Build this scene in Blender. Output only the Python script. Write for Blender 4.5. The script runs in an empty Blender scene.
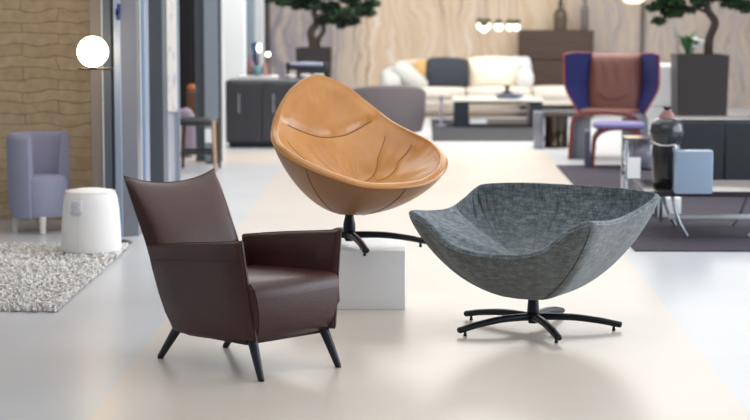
import bpy, bmesh, math, random
from mathutils import Vector, Matrix, noise
random.seed(7)
PI = math.pi
SC = bpy.context.scene
COL = SC.collection

# ------------------------------------------------------------------ camera
CAM_H, FPX = 1.64, 2000.0
TH = math.atan(223/2000.0)
PS = math.atan(46/2000.0*math.cos(TH))
cd = bpy.data.cameras.new('camera'); cam = bpy.data.objects.new('camera', cd); COL.objects.link(cam)
cam.location = (0, 0, CAM_H); cam.rotation_euler = (PI/2-TH, 0, PS)
cd.sensor_fit = 'HORIZONTAL'; cd.sensor_width = 36; cd.lens = 36*FPX/750
cd.clip_start = 0.1; cd.clip_end = 200
cd.dof.use_dof = True; cd.dof.focus_distance = 9.2; cd.dof.aperture_fstop = 2.8
SC.camera = cam
_f = Vector((-math.sin(PS)*math.cos(TH), math.cos(PS)*math.cos(TH), -math.sin(TH)))
_r = Vector((math.cos(PS), math.sin(PS), 0)); _u = _r.cross(_f)
def at(px, py, Y):                       # world point at depth Y seen at that pixel (design-time ruler)
    d = _f*FPX + _r*(px-375) + _u*(210-py)
    return Vector((0, 0, CAM_H)) + d*(Y/d.y)
def X(px, Y): return at(px, 120, Y).x
def Z(py, Y): return at(421, py, Y).z

# ------------------------------------------------------------------ world, lights, exposure
w = bpy.data.worlds.new('world'); SC.world = w; w.use_nodes = True
bg = w.node_tree.nodes['Background']; bg.inputs[0].default_value = (0.80, 0.88, 1.0, 1); bg.inputs[1].default_value = .22
def area(name, loc, rot, sx, sy, power, col=(1, 1, 1)):
    l = bpy.data.lights.new(name, 'AREA'); l.shape = 'RECTANGLE'; l.size = sx; l.size_y = sy; l.energy = power; l.color = col
    o = bpy.data.objects.new(name, l); o.location = loc; o.rotation_euler = rot; COL.objects.link(o); return o
area('ceiling_light_front', (-0.2, 8.6, 3.5), (0, 0, 0), 4.6, 4.6, 62, (1, 0.97, 0.93))
area('ceiling_light_middle', (-0.3, 15.0, 3.5), (0, 0, 0), 6, 5, 118, (1, 0.98, 0.96))
area('fill_light_back', (0.5, 22.0, 3.5), (0, 0, 0), 8, 6, 430, (1, 0.97, 0.93))  # added fill overhead to brighten the back zone, no fixture modelled
area('window_light_left', (-6.0, 8.0, 1.9), (0, -PI/2*0.95, 0), 3.0, 6, 12, (0.86, 0.93, 1))
area('window_light_right', (6.6, 11.5, 2.0), (0, PI/2*0.9, 0), 3.0, 9, 340, (0.86, 0.93, 1))
SC.view_settings.view_transform = 'Standard'; SC.view_settings.look = 'None'
SC.view_settings.exposure = 0.54; SC.view_settings.gamma = 1.0; SC.view_settings.use_curve_mapping = False

# ------------------------------------------------------------------ materials
def lin(h):
    h = h.lstrip('#'); c = [int(h[i:i+2], 16)/255 for i in (0, 2, 4)]
    return [x/12.92 if x <= .04045 else ((x+.055)/1.055)**2.4 for x in c]
def mat(name, hexc, rough=.5, metal=0, spec=.5, hex2=None, nscale=(5, 5, 5), bump=0, bscale=None, coat=0, emit=None, estr=0, trans=0, ior=1.45, detail=4, alpha=1, sheen=0, lo=.35, hi=.65):
    m = bpy.data.materials.new(name); m.use_nodes = True
    nt = m.node_tree; b = nt.nodes['Principled BSDF']
    c = lin(hexc); b.inputs['Base Color'].default_value = (*c, 1)
    b.inputs['Roughness'].default_value = rough; b.inputs['Metallic'].default_value = metal
    b.inputs['Specular IOR Level'].default_value = spec; b.inputs['Coat Weight'].default_value = coat; b.inputs['Coat Roughness'].default_value = .22
    b.inputs['Transmission Weight'].default_value = trans; b.inputs['IOR'].default_value = ior
    b.inputs['Sheen Weight'].default_value = sheen; b.inputs['Alpha'].default_value = alpha
    if emit:
        b.inputs['Emission Color'].default_value = (*lin(emit), 1); b.inputs['Emission Strength'].default_value = estr
    tc = mp = None
    if hex2 or bump:
        tc = nt.nodes.new('ShaderNodeTexCoord')
    def nz(scale, det):
        mp = nt.nodes.new('ShaderNodeMapping'); mp.inputs['Scale'].default_value = scale
        nt.links.new(tc.outputs['Object'], mp.inputs['Vector'])
        n = nt.nodes.new('ShaderNodeTexNoise'); n.inputs['Scale'].default_value = 1; n.inputs['Detail'].default_value = det
        nt.links.new(mp.outputs[0], n.inputs['Vector']); return n
    if hex2:
        n = nz(nscale, detail); r = nt.nodes.new('ShaderNodeValToRGB')
        r.color_ramp.elements[0].position = lo; r.color_ramp.elements[1].position = hi
        r.color_ramp.elements[0].color = (*c, 1); r.color_ramp.elements[1].color = (*lin(hex2), 1)
        nt.links.new(n.outputs['Fac'], r.inputs[0]); nt.links.new(r.outputs[0], b.inputs['Base Color'])
    if bump:
        n = nz(bscale or nscale, 3); bn = nt.nodes.new('ShaderNodeBump'); bn.inputs['Strength'].default_value = bump
        bn.inputs['Distance'].default_value = .01
        nt.links.new(n.outputs['Fac'], bn.inputs['Height']); nt.links.new(bn.outputs[0], b.inputs['Normal'])
    return m
def weave(name, h1, h2, h3, scale=1.0, rough=.85, bump=.5):
    m = bpy.data.materials.new(name); m.use_nodes = True; nt = m.node_tree; b = nt.nodes['Principled BSDF']
    b.inputs['Roughness'].default_value = rough; b.inputs['Specular IOR Level'].default_value = .25; b.inputs['Sheen Weight'].default_value = .25
    tc = nt.nodes.new('ShaderNodeTexCoord')
    outs = []
    for s in ((130, 130, 13), (15, 15, 150), (30, 30, 30)):
        mp = nt.nodes.new('ShaderNodeMapping'); mp.inputs['Scale'].default_value = [q*scale for q in s]
        nt.links.new(tc.outputs['Object'], mp.inputs[0])
        n = nt.nodes.new('ShaderNodeTexNoise'); n.inputs['Scale'].default_value = 1; n.inputs['Detail'].default_value = 3
        nt.links.new(mp.outputs[0], n.inputs[0]); outs.append(n.outputs['Fac'])
    a = nt.nodes.new('ShaderNodeMath'); a.operation = 'ADD'; nt.links.new(outs[0], a.inputs[0]); nt.links.new(outs[1], a.inputs[1])
    a2 = nt.nodes.new('ShaderNodeMath'); a2.operation = 'ADD'; nt.links.new(a.outputs[0], a2.inputs[0]); nt.links.new(outs[2], a2.inputs[1])
    mu = nt.nodes.new('ShaderNodeMath'); mu.operation = 'MULTIPLY'; mu.inputs[1].default_value = 1/3; nt.links.new(a2.outputs[0], mu.inputs[0])
    r = nt.nodes.new('ShaderNodeValToRGB'); e = r.color_ramp.elements
    e[0].position = .39; e[0].color = (*lin(h1), 1); e[1].position = .61; e[1].color = (*lin(h3), 1)
    k = e.new(.5); k.color = (*lin(h2), 1)
    nt.links.new(mu.outputs[0], r.inputs[0]); nt.links.new(r.outputs[0], b.inputs['Base Color'])
    bn = nt.nodes.new('ShaderNodeBump'); bn.inputs['Strength'].default_value = bump; bn.inputs['Distance'].default_value = .006
    nt.links.new(mu.outputs[0], bn.inputs['Height']); nt.links.new(bn.outputs[0], b.inputs['Normal'])
    return m

# ------------------------------------------------------------------ mesh helpers
def tag(o, label=None, cat=None, group=None, kind=None):
    if label: o['label'] = label
    if cat: o['category'] = cat
    if group: o['group'] = group
    if kind: o['kind'] = kind
    return o
def thing(name, label, cat, loc=(0, 0, 0), rz=0, group=None):
    o = bpy.data.objects.new(name, None); o.empty_display_size = .1; COL.objects.link(o)
    o.location = loc; o.rotation_euler = (0, 0, rz)
    return tag(o, label, cat, group)
def obj(name, bm, m, parent=None, smooth=True, angle=40):
    bmesh.ops.recalc_face_normals(bm, faces=bm.faces[:])
    me = bpy.data.meshes.new(name); bm.to_mesh(me); bm.free()
    if smooth:
        me.polygons.foreach_set('use_smooth', [True]*len(me.polygons))
        me.set_sharp_from_angle(angle=math.radians(angle))
    me.materials.append(m)
    o = bpy.data.objects.new(name, me); COL.objects.link(o)
    if parent: o.parent = parent
    return o
def struct(name, bm, m, parent=None, smooth=False):
    o = obj(name, bm, m, parent, smooth)
    if not parent: o['kind'] = 'structure'
    return o
def NB(): return bmesh.new()
def box(bm, x0, x1, y0, y1, z0, z1, bev=0, seg=3, mtx=None):
    r = bmesh.ops.create_cube(bm, size=1); vs = r['verts']
    for v in vs: v.co = Vector(((x0+x1)/2+v.co.x*(x1-x0), (y0+y1)/2+v.co.y*(y1-y0), (z0+z1)/2+v.co.z*(z1-z0)))
    out = vs
    if bev:
        es = list({e for v in vs for e in v.link_edges})
        q = bmesh.ops.bevel(bm, geom=es, offset=bev, segments=seg, affect='EDGES', profile=.5)
        out = list({v for f in q['faces'] for v in f.verts} | {v for v in vs if v.is_valid})
    if mtx: bmesh.ops.transform(bm, matrix=mtx, verts=out)
    return out
def softbox(bm, x0, x1, y0, y1, z0, z1, puff=.02, n=8, p=6.0, wr=0.0, seed=0, mtx=None):
    # a cushion: cube grid whose faces bulge and corners stay tight
    m_ = n+1; cache = {}
    def gv(a, b, c):
        k = (a, b, c)
        if k not in cache: cache[k] = bm.verts.new((-1+2*a/m_, -1+2*b/m_, -1+2*c/m_))
        return cache[k]
    for i in range(m_):
        for j in range(m_):
            for e in (0, m_):
                bm.faces.new((gv(i, j, e), gv(i+1, j, e), gv(i+1, j+1, e), gv(i, j+1, e)))
                bm.faces.new((gv(i, e, j), gv(i+1, e, j), gv(i+1, e, j+1), gv(i, e, j+1)))
                bm.faces.new((gv(e, i, j), gv(e, i+1, j), gv(e, i+1, j+1), gv(e, i, j+1)))
    vv = list(cache.values())
    cx, cy, cz = (x0+x1)/2, (y0+y1)/2, (z0+z1)/2; hx, hy, hz = (x1-x0)/2, (y1-y0)/2, (z1-z0)/2
    for v in vv:
        a, b, c = v.co
        k = (abs(a)**p+abs(b)**p+abs(c)**p)**(1/p)
        a, b, c = a/k, b/k, c/k
        a2 = a+math.copysign(1, a)*(1-b*b)*(1-c*c)*puff/hx if abs(a) > .5 else a
        b2 = b+math.copysign(1, b)*(1-a*a)*(1-c*c)*puff/hy if abs(b) > .5 else b
        c2 = c+math.copysign(1, c)*(1-a*a)*(1-b*b)*puff/hz if abs(c) > .5 else c
        P = Vector((cx+a2*hx, cy+b2*hy, cz+c2*hz))
        if wr:
            P += Vector((0, 0, 1))*wr*noise.noise(P*9+Vector((seed, 0, 0))) + Vector((0, 1, 0))*wr*noise.noise(P*11+Vector((0, seed, 3)))
        v.co = P
    if mtx: bmesh.ops.transform(bm, matrix=mtx, verts=vv)
    return vv
def cr(P, n=8, closed=False):
    P = [Vector(p) for p in P]; N = len(P); out = []
    rng = N if closed else N-1
    for i in range(rng):
        if closed: a, b, c, d = P[(i-1) % N], P[i], P[(i+1) % N], P[(i+2) % N]
        else: a, b, c, d = P[max(i-1, 0)], P[i], P[i+1], P[min(i+2, N-1)]
        for k in range(n):
            t = k/n
            out.append(.5*((2*b)+(c-a)*t+(2*a-5*b+4*c-d)*t*t+(3*b-a-3*c+d)*t**3))
    if not closed: out.append(P[-1].copy())
    return out
def tube(bm, P, r, seg=10, closed=False, flat=1.0, caps=True):
    # sweep a circle (flat = height / width) along P; r number or list
    P = [Vector(p) for p in P]; N = len(P); R = r if isinstance(r, (list, tuple)) else [r]*N
    rings = []; prev = None
    for i in range(N):
        if closed: t = P[(i+1) % N]-P[i-1]
        else: t = P[min(i+1, N-1)]-P[max(i-1, 0)]
        if t.length < 1e-9: t = Vector((0, 0, 1))
        t.normalize()
        up = Vector((0, 0, 1)) if abs(t.z) < .9 else Vector((1, 0, 0))
        if prev is not None: up = prev
        s = t.cross(up)
        if s.length < 1e-6: s = t.cross(Vector((0, 1, 0)))
        s.normalize(); u = s.cross(t); prev = u
        rings.append([bm.verts.new(P[i]+s*R[i]*math.cos(a)+u*R[i]*flat*math.sin(a)) for a in [2*PI*k/seg for k in range(seg)]])
    for i in range(N if closed else N-1):
        A, B = rings[i], rings[(i+1) % N]
        for k in range(seg): bm.faces.new((A[k], A[(k+1) % seg], B[(k+1) % seg], B[k]))
    if not closed and caps:
        bm.faces.new(rings[0][::-1]); bm.faces.new(rings[-1])
    return rings
def lathe(bm, prof, seg=32, c=(0, 0), a0=0, a1=2*PI, sx=1, sy=1):
    full = abs(a1-a0-2*PI) < 1e-6; n = seg if full else seg+1; rings = []
    for r, z in prof:
        if r < 1e-6: rings.append([bm.verts.new((c[0], c[1], z))])
        else: rings.append([bm.verts.new((c[0]+r*sx*math.cos(a0+(a1-a0)*k/seg), c[1]+r*sy*math.sin(a0+(a1-a0)*k/seg), z)) for k in range(n)])
    for A, B in zip(rings, rings[1:]):
        for k in range(seg):
            k2 = (k+1) % n
            if len(A) == 1 and len(B) == 1: continue
            if len(A) == 1: bm.faces.new((A[0], B[k2], B[k]))
            elif len(B) == 1: bm.faces.new((A[k], A[k2], B[0]))
            else: bm.faces.new((A[k], A[k2], B[k2], B[k]))
def grid(bm, fn, nu, nv, closeu=False):
    V = [[bm.verts.new(fn(i/nu, j/nv)) for j in range(nv+1)] for i in range(nu if closeu else nu+1)]
    for i in range(nu):
        A, B = V[i], V[(i+1) % len(V)]
        for j in range(nv): bm.faces.new((A[j], B[j], B[j+1], A[j+1]))
    return V
def prism(bm, poly, axis_fn, t0, t1, bev=0):
    # extrude a polygon [(a,b)] between t0 and t1; axis_fn(a,b,t) -> co
    A = [bm.verts.new(axis_fn(a, b, t0)) for a, b in poly]; B = [bm.verts.new(axis_fn(a, b, t1)) for a, b in poly]
    n = len(poly); fs = [bm.faces.new(A), bm.faces.new(B[::-1])]
    for i in range(n): fs.append(bm.faces.new((A[i], B[i], B[(i+1) % n], A[(i+1) % n])))
    if bev:
        es = list(set(fs[0].edges) | set(fs[1].edges))
        bmesh.ops.bevel(bm, geom=es, offset=bev, segments=3, affect='EDGES', profile=.5)
def copy_tree(o, parent=None):
    c = o.copy(); COL.objects.link(c)
    if parent: c.parent = parent; c.matrix_parent_inverse = o.matrix_parent_inverse
    for ch in list(o.children): copy_tree(ch, c)
    return c

# ------------------------------------------------------------------ material library
M = {}
M['brown'] = mat('brown_leather', '#3a1b17', .37, spec=.45, coat=.15, hex2='#42211d', nscale=(6, 6, 6), bump=.25, bscale=(190, 190, 190))
M['brown_seam'] = mat('brown_seam', '#2b1a18', .5)
M['tan'] = mat('tan_leather', '#c2853b', .35, spec=.55, coat=.6, hex2='#b2742c', nscale=(5, 5, 5), bump=.15, bscale=(30, 30, 14))
M['tan_shade'] = mat('tan_leather_shaded', '#a2784f', .40, spec=.5, hex2='#986c47', nscale=(5, 5, 5), bump=.08, bscale=(120, 120, 120))  # same tan leather, colour muted to paint in the shade on the outer shell
M['tan_seam'] = mat('tan_seam', '#6b3f1c', .5)
M['tan_pipe'] = mat('tan_piping', '#b47a42', .35)
M['grey'] = weave('grey_woven_fabric', '#50585a', '#656b6b', '#7c807f')
M['grey_in'] = weave('grey_woven_fabric_inner', '#434c52', '#5d676d', '#7c878c')
M['grey_pipe'] = weave('grey_piping', '#60686c', '#7b8285', '#949a9b')
M['grey_seam'] = mat('grey_seam', '#3c4548', .8)
M['black'] = mat('black_metal', '#1b1f27', .38, metal=.3, spec=.5)
M['leg'] = mat('slate_lacquered_leg', '#22242b', .45)
M['white'] = mat('white_lacquer', '#eef0f2', .35)
M['rubber'] = mat('black_rubber', '#141518', .6)

# ================================================================== SETTING
def floor_material():
    m = bpy.data.materials.new('poured_floor'); m.use_nodes = True; nt = m.node_tree; b = nt.nodes['Principled BSDF']
    tc = nt.nodes.new('ShaderNodeTexCoord'); sp = nt.nodes.new('ShaderNodeSeparateXYZ'); nt.links.new(tc.outputs['Object'], sp.inputs[0])
    def mth(op, a, bb=None, cc=None):
        n = nt.nodes.new('ShaderNodeMath'); n.operation = op
        for i, q in enumerate((a, bb, cc)):
            if q is None: continue
            if isinstance(q, (int, float)): n.inputs[i].default_value = q
            else: nt.links.new(q, n.inputs[i])
        return n.outputs[0]
    ax = mth('ABSOLUTE', sp.outputs[0])
    strip = mth('LESS_THAN', ax, 1.265)
    strip = mth('MULTIPLY', strip, mth('LESS_THAN', sp.outputs[1], 20.1))
    band = mth('MULTIPLY', mth('GREATER_THAN', sp.outputs[1], 18.55), mth('LESS_THAN', sp.outputs[1], 20.0))
    band = mth('MULTIPLY', band, mth('LESS_THAN', sp.outputs[0], -1.265))
    fac = mth('MAXIMUM', strip, band)
    n = nt.nodes.new('ShaderNodeTexNoise'); n.inputs['Scale'].default_value = .9; n.inputs['Detail'].default_value = 5
    nt.links.new(tc.outputs['Object'], n.inputs['Vector'])
    def ramp(a, c):
        r = nt.nodes.new('ShaderNodeValToRGB'); r.color_ramp.elements[0].position = .3; r.color_ramp.elements[1].position = .7
        r.color_ramp.elements[0].color = (*lin(a), 1); r.color_ramp.elements[1].color = (*lin(c), 1)
        nt.links.new(n.outputs['Fac'], r.inputs[0]); return r.outputs[0]
    mx = nt.nodes.new('ShaderNodeMix'); mx.data_type = 'RGBA'
    nt.links.new(fac, mx.inputs['Factor']); nt.links.new(ramp('#bfc2c7', '#c9cacd'), mx.inputs['A']); nt.links.new(ramp('#cdc3b9', '#d3cac0'), mx.inputs['B'])
    nt.links.new(mx.outputs['Result'], b.inputs['Base Color'])
    rr = nt.nodes.new('ShaderNodeMapRange'); rr.inputs['To Min'].default_value = .30; rr.inputs['To Max'].default_value = .30
    nt.links.new(n.outputs['Fac'], rr.inputs['Value']); nt.links.new(rr.outputs[0], b.inputs['Roughness'])
    return m
bm = NB(); box(bm, -9, 9, -1, 28.5, -.1, 0); struct('floor', bm, floor_material())
bm = NB(); box(bm, -9, 9, -1, 28.5, 3.6, 3.7); struct('ceiling', bm, mat('ceiling_paint', '#dcdcda', .8))

def mural_material():
    m = bpy.data.materials.new('veined_wood_panelling'); m.use_nodes = True; nt = m.node_tree; b = nt.nodes['Principled BSDF']
    b.inputs['Roughness'].default_value = .55
    tc = nt.nodes.new('ShaderNodeTexCoord')
    n0 = nt.nodes.new('ShaderNodeTexNoise'); n0.inputs['Scale'].default_value = 1.6; n0.inputs['Detail'].default_value = 3
    nt.links.new(tc.outputs['Object'], n0.inputs['Vector'])
    v = nt.nodes.new('ShaderNodeVectorMath'); v.operation = 'MULTIPLY_ADD'; v.inputs[1].default_value = (.55, 0, 0)
    nt.links.new(n0.outputs['Color'], v.inputs[0]); nt.links.new(tc.outputs['Object'], v.inputs[2])
    mp = nt.nodes.new('ShaderNodeMapping'); mp.inputs['Scale'].default_value = (8.5, 1, .32); nt.links.new(v.outputs[0], mp.inputs[0])
    n1 = nt.nodes.new('ShaderNodeTexNoise'); n1.inputs['Scale'].default_value = 1; n1.inputs['Detail'].default_value = 6; n1.inputs['Roughness'].default_value = .6
    nt.links.new(mp.outputs[0], n1.inputs['Vector'])
    def ramp(cols, src):
        r = nt.nodes.new('ShaderNodeValToRGB'); e = r.color_ramp.elements
        e[0].position = cols[0][0]; e[0].color = (*lin(cols[0][1]), 1); e[1].position = cols[-1][0]; e[1].color = (*lin(cols[-1][1]), 1)
        for p, c in cols[1:-1]: k = e.new(p); k.color = (*lin(c), 1)
        nt.links.new(src, r.inputs[0]); return r.outputs[0]
    beige = ramp([(.33, '#a08a74'), (.40, '#cbb59c'), (.48, '#dccab4'), (.56, '#cdb497'), (.66, '#e3d6c6')], n1.outputs['Fac'])
    grey = ramp([(.36, '#5c5759'), (.43, '#aea8aa'), (.48, '#858087'), (.54, '#bcaea0'), (.62, '#85818a')], n1.outputs['Fac'])
    sp = nt.nodes.new('ShaderNodeSeparateXYZ'); nt.links.new(v.outputs[0], sp.inputs[0])
    # which boards are grey: left end and right end of the panelling
    zone = ramp([(0, '#ffffff'), (.425, '#ffffff'), (.465, '#000000'), (.685, '#000000'), (.735, '#dddddd'), (1, '#dddddd')], None or sp.outputs[0])
    mr = nt.nodes.new('ShaderNodeMapRange'); mr.inputs['From Min'].default_value = -6; mr.inputs['From Max'].default_value = 6
    nt.links.new(sp.outputs[0], mr.inputs['Value'])
    nt.links.new(mr.outputs[0], zone.node.inputs[0])
    mx = nt.nodes.new('ShaderNodeMix'); mx.data_type = 'RGBA'
    nt.links.new(zone, mx.inputs['Factor']); nt.links.new(beige, mx.inputs['A']); nt.links.new(grey, mx.inputs['B'])
    nt.links.new(mx.outputs['Result'], b.inputs['Base Color'])
    return m
bm = NB(); box(bm, -9, 9, 27.5, 27.7, 0, 3.6); struct('wall_back', bm, mural_material())
# narrow dark batten at the left end of the panelling
bm = NB(); box(bm, X(265.5, 27.4), X(270, 27.4), 27.38, 27.5, 0, 3.6); struct('trim_1', bm, mat('dark_batten', '#3d3a3c', .5))
bm = NB(); box(bm, X(640, 27.4), X(643, 27.4), 27.44, 27.5, 0, 3.6); struct('trim_2', bm, mat('dark_batten_right', '#5b534d', .5))
# white wall behind the grey cabinet, and its slate pilaster
bm = NB(); box(bm, -2.6, X(245, 21.6), 21.6, 21.8, 0, 3.6); struct('wall_white', bm, mat('white_paint', '#eef1f2', .7))
bm = NB(); box(bm, X(246, 21.9), X(255, 21.9), 21.85, 22.0, 0, 3.6); struct('trim_3', bm, mat('slate_pilaster', '#78828c', .5))
bm = NB(); box(bm, X(255, 22.3), X(264.5, 22.3), 22.2, 22.35, 0, 3.6); struct('trim_4', bm, mat('pale_pilaster', '#c4c6c8', .5))

# stone wall on the left
def stone_material():
    m = bpy.data.materials.new('split_stone'); m.use_nodes = True; nt = m.node_tree; b = nt.nodes['Principled BSDF']
    b.inputs['Roughness'].default_value = .85
    tc = nt.nodes.new('ShaderNodeTexCoord'); mp = nt.nodes.new('ShaderNodeMapping'); mp.inputs['Rotation'].default_value = (PI/2, 0, 0)
    nz = nt.nodes.new('ShaderNodeTexNoise'); nz.inputs['Scale'].default_value = 5; nt.links.new(tc.outputs['Object'], nz.inputs['Vector'])
    v = nt.nodes.new('ShaderNodeVectorMath'); v.operation = 'MULTIPLY_ADD'; v.inputs[1].default_value = (.09, 0, .09)
    nt.links.new(nz.outputs['Color'], v.inputs[0]); nt.links.new(tc.outputs['Object'], v.inputs[2]); nt.links.new(v.outputs[0], mp.inputs[0])
    br = nt.nodes.new('ShaderNodeTexBrick'); br.inputs['Scale'].default_value = 1
    br.inputs['Color1'].default_value = (*lin('#cdb594'), 1); br.inputs['Color2'].default_value = (*lin('#c3aa88'), 1); br.inputs['Mortar'].default_value = (*lin('#aa9272'), 1)
    br.inputs['Mortar Size'].default_value = .004; br.inputs['Brick Width'].default_value = .5; br.inputs['Row Height'].default_value = .08; br.inputs['Mortar Smooth'].default_value = .6
    nt.links.new(mp.outputs[0], br.inputs['Vector'])
    n2 = nt.nodes.new('ShaderNodeTexNoise'); n2.inputs['Scale'].default_value = 14; nt.links.new(tc.outputs['Object'], n2.inputs['Vector'])
    mx = nt.nodes.new('ShaderNodeMix'); mx.data_type = 'RGBA'; mx.blend_type = 'OVERLAY'; mx.inputs['Factor'].default_value = .35
    nt.links.new(br.outputs['Color'], mx.inputs['A']); nt.links.new(n2.outputs['Fac'], mx.inputs['B']); nt.links.new(mx.outputs['Result'], b.inputs['Base Color'])
    bn = nt.nodes.new('ShaderNodeBump'); bn.inputs['Strength'].default_value = .6; bn.inputs['Distance'].default_value = .02
    nt.links.new(br.outputs['Fac'], bn.inputs['Height']); bn.invert = True; nt.links.new(bn.outputs[0], b.inputs['Normal'])
    return m
bm = NB(); box(bm, -6.5, X(91.5, 14.0), 14.0, 14.25, 0, 3.6); struct('wall_left', bm, stone_material())

# steel and glass front: posts and leaves stand one behind the other along X about -1.95
slate = mat('slate_frame', '#75808d', .4, spec=.5); slate_d = mat('slate_frame_dark', '#565d66', .4); pale = mat('pale_frame', '#8f9db2', .35)
blackm = mat('black_gasket', '#1c1f24', .6); warmf = mat('greige_frame', '#a2978c', .45); whitef = mat('white_frame', '#eef1f3', .4)
dusk = mat('satin_panel', '#74757c', .3, hex2='#6b6e77', nscale=(1, 1, 2))
def post(name, p0, p1, Y, dep, m, z1=3.6, z0=0):
    bm = NB(); box(bm, X(p0, Y), X(p1, Y), Y, Y+dep, z0, z1, .004, 1); return struct(name, bm, m)
post('trim_5', 91, 102.3, 13.45, .5, warmf)
post('trim_6', 102.3, 103.6, 13.40, .03, whitef)
post('trim_7', 103.6, 112.2, 13.42, .4, slate)
post('trim_8', 112.2, 114.6, 13.40, .3, blackm)
post('trim_9', 114.6, 121.5, 13.06, .25, pale)
def leaf(name, p0, p1, Y, m_frame, m_pane, fw=.02, dep=.04, handle=None):
    x0, x1 = X(p0, Y), X(p1, Y)
    bm = NB()
    box(bm, x0, x0+fw, Y, Y+dep, .0, 3.5); box(bm, x1-fw, x1, Y, Y+dep, .0, 3.5); box(bm, x0+fw, x1-fw, Y, Y+dep, 0, .06); box(bm, x0+fw, x1-fw, Y, Y+dep, 3.4, 3.5)
    o = struct(name, bm, m_frame)
    bm = NB(); box(bm, x0+fw, x1-fw, Y+.012, Y+.028, .06, 3.4); p = obj('pane', bm, m_pane, o, False); return o
bm = NB(); x0, x1 = X(121.5, 13.1), X(137, 13.55)
prism(bm, [(X(121.5, 13.07), 13.07), (X(137.2, 13.12), 13.12), (X(137.2, 13.12), 13.3), (X(121.5, 13.07), 13.3)], lambda a, b, t: (a, b, t), 0, 3.6)
struct('trim_10', bm, dusk)
post('trim_11', 137.2, 140.6, 13.5, .12, whitef)
post('trim_12', 140.6, 145.6, 13.55, .2, pale)
bm = NB(); box(bm, X(145.6, 13.7), X(148.6, 13.7), 13.7, 13.8, Z(119, 13.7), 3.6); struct('trim_13', bm, blackm)
post('trim_14', 145.6, 163.5, 14.1, .25, slate_d)
door1 = leaf('door_1', 163.5, 179.5, 15.2, pale, mat('frosted_film', '#dfe3f0', .25, hex2='#d0d8ea', nscale=(6, 1, 3)), fw=.028)
bm = NB(); x0, x1 = X(166.5, 15.19), X(177.5, 15.19)
box(bm, x0, x1, 15.185, 15.198, Z(112, 15.19), 3.0); obj('poster', bm, mat('poster_paper', '#ffffff', .6, hex2='#d3d8ec', nscale=(22, 1, 9), lo=.52, hi=.72), door1, False)
# near-black sheet: the darkness of the room behind the open leaf, painted in
bm = NB(); box(bm, -4.2, X(198, 20.3), 20.3, 20.4, 0, 3.6); struct('wall_alcove', bm, mat('alcove_shade', '#0b0708', .8))
post('trim_15', 195.5, 204.6, 18.85, .12, slate_d)
post('trim_16', 204.6, 218.6, 18.7, .15, mat('slate_frame_light', '#808994', .4))
post('trim_17', 218.6, 221, 18.72, .1, mat('dark_green_gasket', '#33403d', .5))
post('trim_18', 221, 224, 18.9, .05, whitef)
# small navy sticker on the pale post
bm = NB(); a = at(115.2, 4, 13.05); b_ = at(120.6, 20, 13.05)
for (u0, u1, v0, v1) in ((.1, .9, .0, .55), (.3, 1., .5, 1.), (0, .5, .3, .7)):
    box(bm, a.x+(b_.x-a.x)*u0, a.x+(b_.x-a.x)*u1, 13.054, 13.0595, b_.z+(a.z-b_.z)*v0, b_.z+(a.z-b_.z)*v1)
tag(obj('door_sticker', bm, mat('navy_vinyl', '#2b3f74', .5), None, False), 'small navy blue sticker high on the pale door post', 'sticker')

# ================================================================== HERO CHAIRS
def swivel_base(t, world_angles, rz, R, ztop, rs=(.024, .031), off=Vector((0, 0, 0))):
    # stem, hub, five separate arched legs with pads; local frame = thing's frame
    bm = NB(); lathe(bm, [(0, .03), (.022, .03), (.026, .045), (.026, .062), (.030, .075), (rs[1], .095), (rs[1]*.98, ztop*.75), (rs[0], ztop), (rs[0]*.9, ztop+.02), (0, ztop+.02)], 28, (off.x, off.y))
    obj('stem', bm, M['black'], t)
    bm = NB(); lathe(bm, [(0, .045), (.034, .045), (.037, .055), (.036, .078), (.03, .084), (0, .084)], 28, (off.x, off.y)); obj('hub', bm, M['black'], t)
    for a in world_angles:
        d = Vector((math.sin(a-rz), -math.cos(a-rz), 0))
        ks = [0.03, .10, .2, .35, .5, .65, .8, .92, 1.0]
        zs = [.060, .062, .063, .063, .060, .053, .044, .034, .028]
        P = [off+d*(R*k)+Vector((0, 0, z)) for k, z in zip(ks, zs)]
        P = cr(P, 4); n = len(P)
        rr = [.0235+(.0185-.0235)*i/(n-1) for i in range(n)]
        rr[-1] *= .7
        bm = NB(); tube(bm, P, rr, 12, flat=.8)
        lg = obj('leg', bm, M['black'], t)
        bm = NB(); c = off+d*(R*.91); lathe(bm, [(0, 0), (.008, 0), (.0085, .006), (.0065, .012), (.0065, .034), (0, .034)], 14, (c.x, c.y))
        obj('foot_pad', bm, M['rubber'], lg)

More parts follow.
